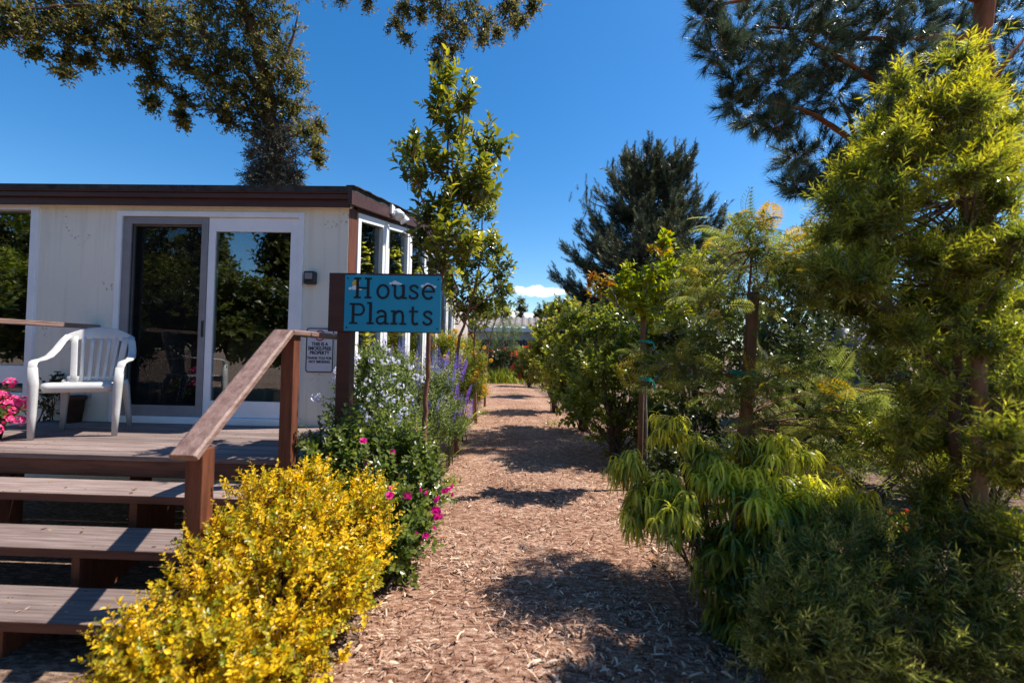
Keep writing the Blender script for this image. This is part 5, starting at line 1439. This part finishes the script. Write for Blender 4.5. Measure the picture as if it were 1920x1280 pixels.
ocl = [(510, 30, 50, 12), (530, 90, 44, 12.4), (545, 140, 36, 12.5), (490, 110, 50, 12), (520, 180, 46, 12.5), (480, 190, 44, 12.2), (550, 200, 34, 12.4), (575, 255, 22, 12.2), (598, 238, 14, 12.2), (590, 275, 16, 12.2), (600, 300, 10, 12.2), (430, 90, 52, 11.8), (440, 160, 46, 12), (400, 140, 44, 11.6), (410, 195, 34, 11.6), (385, 60, 48, 11.4), (350, 110, 40, 11.2), (330, 40, 46, 11), (345, 185, 20, 11.4), (285, 150, 28, 11), (270, 110, 34, 10.8), (285, 190, 14, 11), (240, 60, 40, 10.6), (265, 20, 40, 10.6), (200, 30, 36, 10.2), (170, 70, 26, 10.2), (130, 60, 28, 10), (125, 110, 18, 10), (120, 135, 9, 10), (165, 115, 12, 10), (90, 30, 34, 9.8), (60, 60, 26, 9.6), (65, 95, 14, 9.6), (30, 25, 30, 9.4), (10, 60, 16, 9.4), (450, 20, 50, 11.8), (390, 5, 40, 11.5), (340, 215, 12, 11.6), (345, 232, 8, 11.6), (480, 235, 34, 12.3), (525, 240, 36, 12.4), (300, 70, 30, 11), (430, 222, 20, 12), (150, 15, 30, 10), (215, 105, 16, 10.4),
       (758, 15, 22, 8.5), (742, 45, 13, 8.5), (762, 72, 9, 8.4), (825, 20, 26, 8.1), (850, 45, 24, 8), (830, 80, 18, 7.9), (822, 115, 11, 7.9), (850, 95, 11, 7.9), (885, 20, 28, 8), (915, 45, 20, 7.8), (905, 70, 12, 7.8), (955, 15, 24, 7.6), (975, 40, 13, 7.5), (1000, 10, 14, 7.5), (935, 60, 9, 7.8), (690, 5, 9, 9), (640, 0, 10, 9), (800, -5, 22, 8.2), (868, 60, 12, 8), (790, 25, 10, 8.3)]
ocl += [(480, -60, 70, 12), (400, -90, 70, 11.5), (300, -60, 60, 11), (200, -50, 55, 10.4), (90, -40, 50, 9.8), (560, -60, 60, 11.5), (620, -130, 60, 10.5), (720, -110, 55, 9.2), (800, -80, 50, 8.8), (880, -70, 46, 8.2), (960, -50, 40, 7.8), (520, -150, 80, 12), (420, -180, 80, 12), (320, -140, 70, 11.5), (680, -190, 60, 10.5), (800, -160, 60, 9.5)]
for (x, y, r, Y) in ocl:
    near = Y < 9.1
    c = pc(x, y, r, Y + rng.normal() * .25, 1.0, 1.15 if near else 1.0)
    p.fill(c, int(14 + r * (1.65 if not near else 1.5)), LEAF, .13 if not near else .08, .42 if not near else .3, 10, tip=.75, tip0=.55, up=-.15 if not near else -.9, spread=.8, rmin=.15, jit=.6, twig=.007 if not near else .005, lump=.4, szvar=.4)
p.done(MT['l_left'], MT['bark'])
p = Plant('trunk_vine', 'greyish tangle of vine wrapping the trunk just above the roof', 'vine', tuple(at(515, 345, 12.3) * np.array((1, 1, 0)) + np.array((0, 0, 2.5))))
cl = [pc(515, 310, 40, 12.5), pc(500, 345, 42, 12.5), pc(530, 350, 40, 12.5), pc(490, 290, 26, 12.3), pc(535, 285, 28, 12.4), pc(512, 260, 30, 12.4), pc(515, 400, 46, 12.5), pc(480, 330, 20, 12.3), pc(550, 330, 20, 12.4)]
for c in cl: p.fill(c, 190, OVAL, .055, .4, 12, tip=.3, up=-.2, rmin=.5, twig=.007, jit=.9)
p.limb([p.base + np.array((-.25, -.2, -.5)), p.base + np.array((-.2, -.2, .5)), p.base + np.array((.1, -.2, 1.6))], .03, .02)
p.done(MT['l_ivy'], MT['bark_grey'], 'foliage', 'stems')

# ------------------------------------------------------------------ end of the path
fb = thing('fence', 'dark board fence across the end of the path', 'fence', (-1, 24.8, 0))
b = Batch(); x = -7.5
while x < 5:
    wv = .13 + .02 * random.random(); b.box((x, 24.8, .03), (x + wv, 24.825, 2.22 + .06 * random.random())); x += wv + .012
b.build('boards', MT['fence'], fb)
b = Batch(); b.box((-7.5, 24.83, .5), (5, 24.88, .6)); b.box((-7.5, 24.83, 1.7), (5, 24.88, 1.8)); b.build('rails', MT['fence'], fb)
fh = thing('far_building', 'long low pale building with ribbed sheet roof beyond the fence', 'building', (2, 32, 0))
b = Batch(); b.box((-9, 31, 0), (13, 38, 3.0)); b.build('wall', MT['pale'], fh)
b = Batch(); b.box((-9.3, 30.55, 2.98), (13.3, 30.62, 3.26)); b.build('fascia', MT['white'], fh)
b = Batch(); n = 180; V = []
for i in range(n + 1):
    x = -9.3 + 22.6 * i / n; h = .045 * (1 if i % 4 < 2 else -1)
    V += [(x, 30.5, 3.30 + h), (x, 35, 4.35 + h)]
b.raw(V, [(2 * i, 2 * i + 2, 2 * i + 3, 2 * i + 1) for i in range(n)]); b.build('roof', MT['sheet'], fh)
p = Plant('weeping_tree', 'small grey-green weeping tree in front of the ribbed roof', 'tree', tuple(at(940, 760, 23.3) * np.array((1, 1, 0))))
tr = [p.base, p.base + np.array((.05, 0, 1.4)), at(943, 600, 23.3)]
p.limb(tr, .06, .03)
for (x, y, r) in ((945, 598, 22), (928, 625, 20), (962, 622, 18), (945, 645, 24), (925, 660, 16), (965, 655, 14), (940, 580, 14)):
    c = pc(x, y, r, 23.3 + rng.normal() * .3); p.limb([tr[1], (tr[1] + c[0]) / 2 + np.array((0, 0, .3)), c[0]], .025, .008, 5)
    p.fill(c, 60, LANCE, .2, .5, 10, up=-.9, tip=.3, wid=.8, droop=.6)
p.done(MT['l_salvia'], MT['bark_grey'])
p = Plant('grass_tuft', 'upright tuft of yellow-green grass at the end of the path', 'grass', tuple(at(945, 713, 22) * np.array((1, 1, 0))))
n = 420
P = p.base + rng.normal(size=(n, 3)) * np.array((.55, .3, 0)); D = np.stack([rng.normal(size=n) * .3, rng.normal(size=n) * .3, np.ones(n)], 1)
S = .45 + .5 * rng.random(n)
p.leaf.add(BLADE, P, D, rng.normal(size=(n, 3)), np.stack([S * .8, S, S * .6], 1)); p.done(MT['l_lime'], MT['stem'], 'blades', 'stems')
for (lab, x, Y, px_s, fl) in (('shrub covered in coral-red flowers at the end of the path', 992, 20, [(990, 690, 16), (1000, 672, 16), (978, 700, 12), (1004, 706, 14), (985, 665, 12)], 24),
                              ('low dark shrub left of the grass tuft at the path end', 925, 22.5, [(925, 690, 16), (915, 675, 14), (935, 668, 14), (960, 672, 16)], 8)):
    p = Plant('flower_shrub', lab, 'shrub', tuple(at(x, 715, Y) * np.array((1, 1, 0))))
    cl = [pc(a, b__, r, Y + rng.normal() * .2) for a, b__, r in px_s]
    for c in cl: p.fill(c, 60, OVAL, .13, .4, 9, tip=.6, up=.6)
    p.stems_to(cl, .02, .008, n=2)
    p.done(MT['l_hedge'] if fl > 10 else MT['l_dark'], MT['stem_br'], 'foliage', 'stems'); p.blooms(F_RED, 'flower', fl, smin=.8, smax=1.4)
FT = 'far trees beyond the fence'
for (lab, px_s, Y) in (('thin spire-like far tree rising above the ribbed roof', [(976, 566, 5), (978, 580, 6), (974, 592, 7)], 60), ('dark rounded far tree right of the ribbed roof', [(1022, 585, 14), (1035, 592, 14), (1012, 595, 10)], 48),
                       ('far tree crown behind the farthest shrub', [(1052, 575, 18), (1065, 585, 18), (1045, 590, 16)], 44), ('low far tree between the slim trunks and the roof', [(900, 600, 16), (915, 605, 12)], 50), ('far tree behind the hedge below the central pine', [(1110, 590, 22), (1140, 600, 24), (1090, 600, 18)], 42)):
    bgtree(lab, px_s, Y, 'l_back', .35, 1.0, OVAL, FT, 'far_tree')

# trees behind the viewpoint, seen mirrored in the door and window glass
RF = 'trees mirrored in the front glass'
def rtree(label, x, y, h, r, mat='l_back'):
    p = Plant('mirrored_tree', label, 'tree', (x, y, 0), RF)
    top = np.array((x, y, h * .55))
    p.limb([(x, y, 0), (x + .1, y, h * .3), top], .16, .09, 8)
    for i in range(9):
        d = unit(rng.normal(size=3)) * np.array((r * .7, r * .7, h * .26)); c = np.array((x, y, h * .66)) + d
        p.limb([top, (top + c) / 2, c], .05, .015, 5)
        p.fill((c, np.array((r * .55, r * .55, h * .16))), 110, OVAL, .2, .6, 10, tip=.7, up=.4, twig=.01)
    p.done(MT[mat], MT['bark'])
rtree('dark tree mirrored in the right half of the door pane', -7.0, -5.0, 7.5, 1.25)
rtree('yellow-green tree mirrored low in the right door glass', -4.9, -5.5, 4.6, 1.6, 'l_hedge')
rtree('tall tree mirrored far left in the big window', -17.0, -6.0, 6.5, 2.2)
rtree('yellow-green tree mirrored in the big left window', -12.5, -3.5, 6.5, 2.4, 'l_hedge')
rtree('dark tree mirrored in the screen door', -12.2, -6.0, 7.5, 1.6)

rtree('dense low tree mirrored at the foot of the door glass', -6.2, -3.2, 3.2, 1.8)
rtree('dense low tree mirrored behind the chair', -9.0, -3.0, 3.4, 2.0)
rtree('bushy tree mirrored beside the handrail in the glass', -3.2, -3.6, 3.0, 1.6, 'l_hedge')
rtree('bushy tree mirrored in the lower window pane', -11.8, -2.4, 3.2, 1.9)
for lab, y, h in (('tall houseplant with yellow-green leaves behind the first side window', 5.32, 1.5), ('leafy houseplant behind the second side window', 6.35, 1.3), ('leafy houseplant behind the third side window', 7.5, 1.4), ('leafy houseplant behind the fourth side window', 8.7, 1.3)):
    p = Plant('houseplant', lab, 'plant', (-2.30, y, .70), 'houseplants inside the side windows')
    b = Batch(); b.lathe([(.13, 0), (.18, .28), (.19, .30), (.17, .30), (.16, .25)], (-2.30, y, .70)); b.build('pot', MT['terracotta'], p.root, smooth=True)
    for k in range(7):
        c = (np.array((-2.03 + rng.normal() * .01, y + np.clip(rng.normal() * .16, -.2, .2), 1.1 + (min(h + .5, zr(y - .3) - .62 - 1.1)) * k / 6)), np.array((.07, .28, .28)))
        p.fill(c, 46, OVAL, .10, .22, 8, tip=.7, up=.5, rmin=.05, lump=.1)
        p.limb([(-2.30, y, .95), (np.array((-2.30, y, .95)) + c[0]) / 2, c[0]], .012, .004, 5)
    p.done(MT['l_room'], MT['stem'], 'foliage', 'stems')

for lab, px, py in (('small green weed tuft at the path edge below the second slim tree', 872, 792), ('small green weed tuft on the path by the third slim tree', 905, 775), ('tiny green weed in the middle of the far path', 965, 738), ('small grassy weed at the left path edge by the rose-like shrub', 845, 905), ('small weed on the path near the green hedge shrubs', 1035, 795)):
    Y = EYE * FPX / (py - 661 + .02 * (986 - px)); b_ = at(px, py, Y); b_[2] = .01
    p = Plant('weed_tuft', lab, 'weed', b_, 'weed tufts on the path')
    n = 46; a = rng.random(n) * 6.28
    D = np.stack([np.cos(a) * .6, np.sin(a) * .6, .5 + .9 * rng.random(n)], 1); S = .06 + .10 * rng.random(n)
    p.leaf.add(BLADE, b_ + rng.normal(size=(n, 3)) * np.array((.06, .06, 0)), D, np.tile((0, 0, 1.), (n, 1)), np.stack([S * 2, S, S], 1))
    p.done(MT['l_hedge'], MT['stem'], 'blades', 'stems')
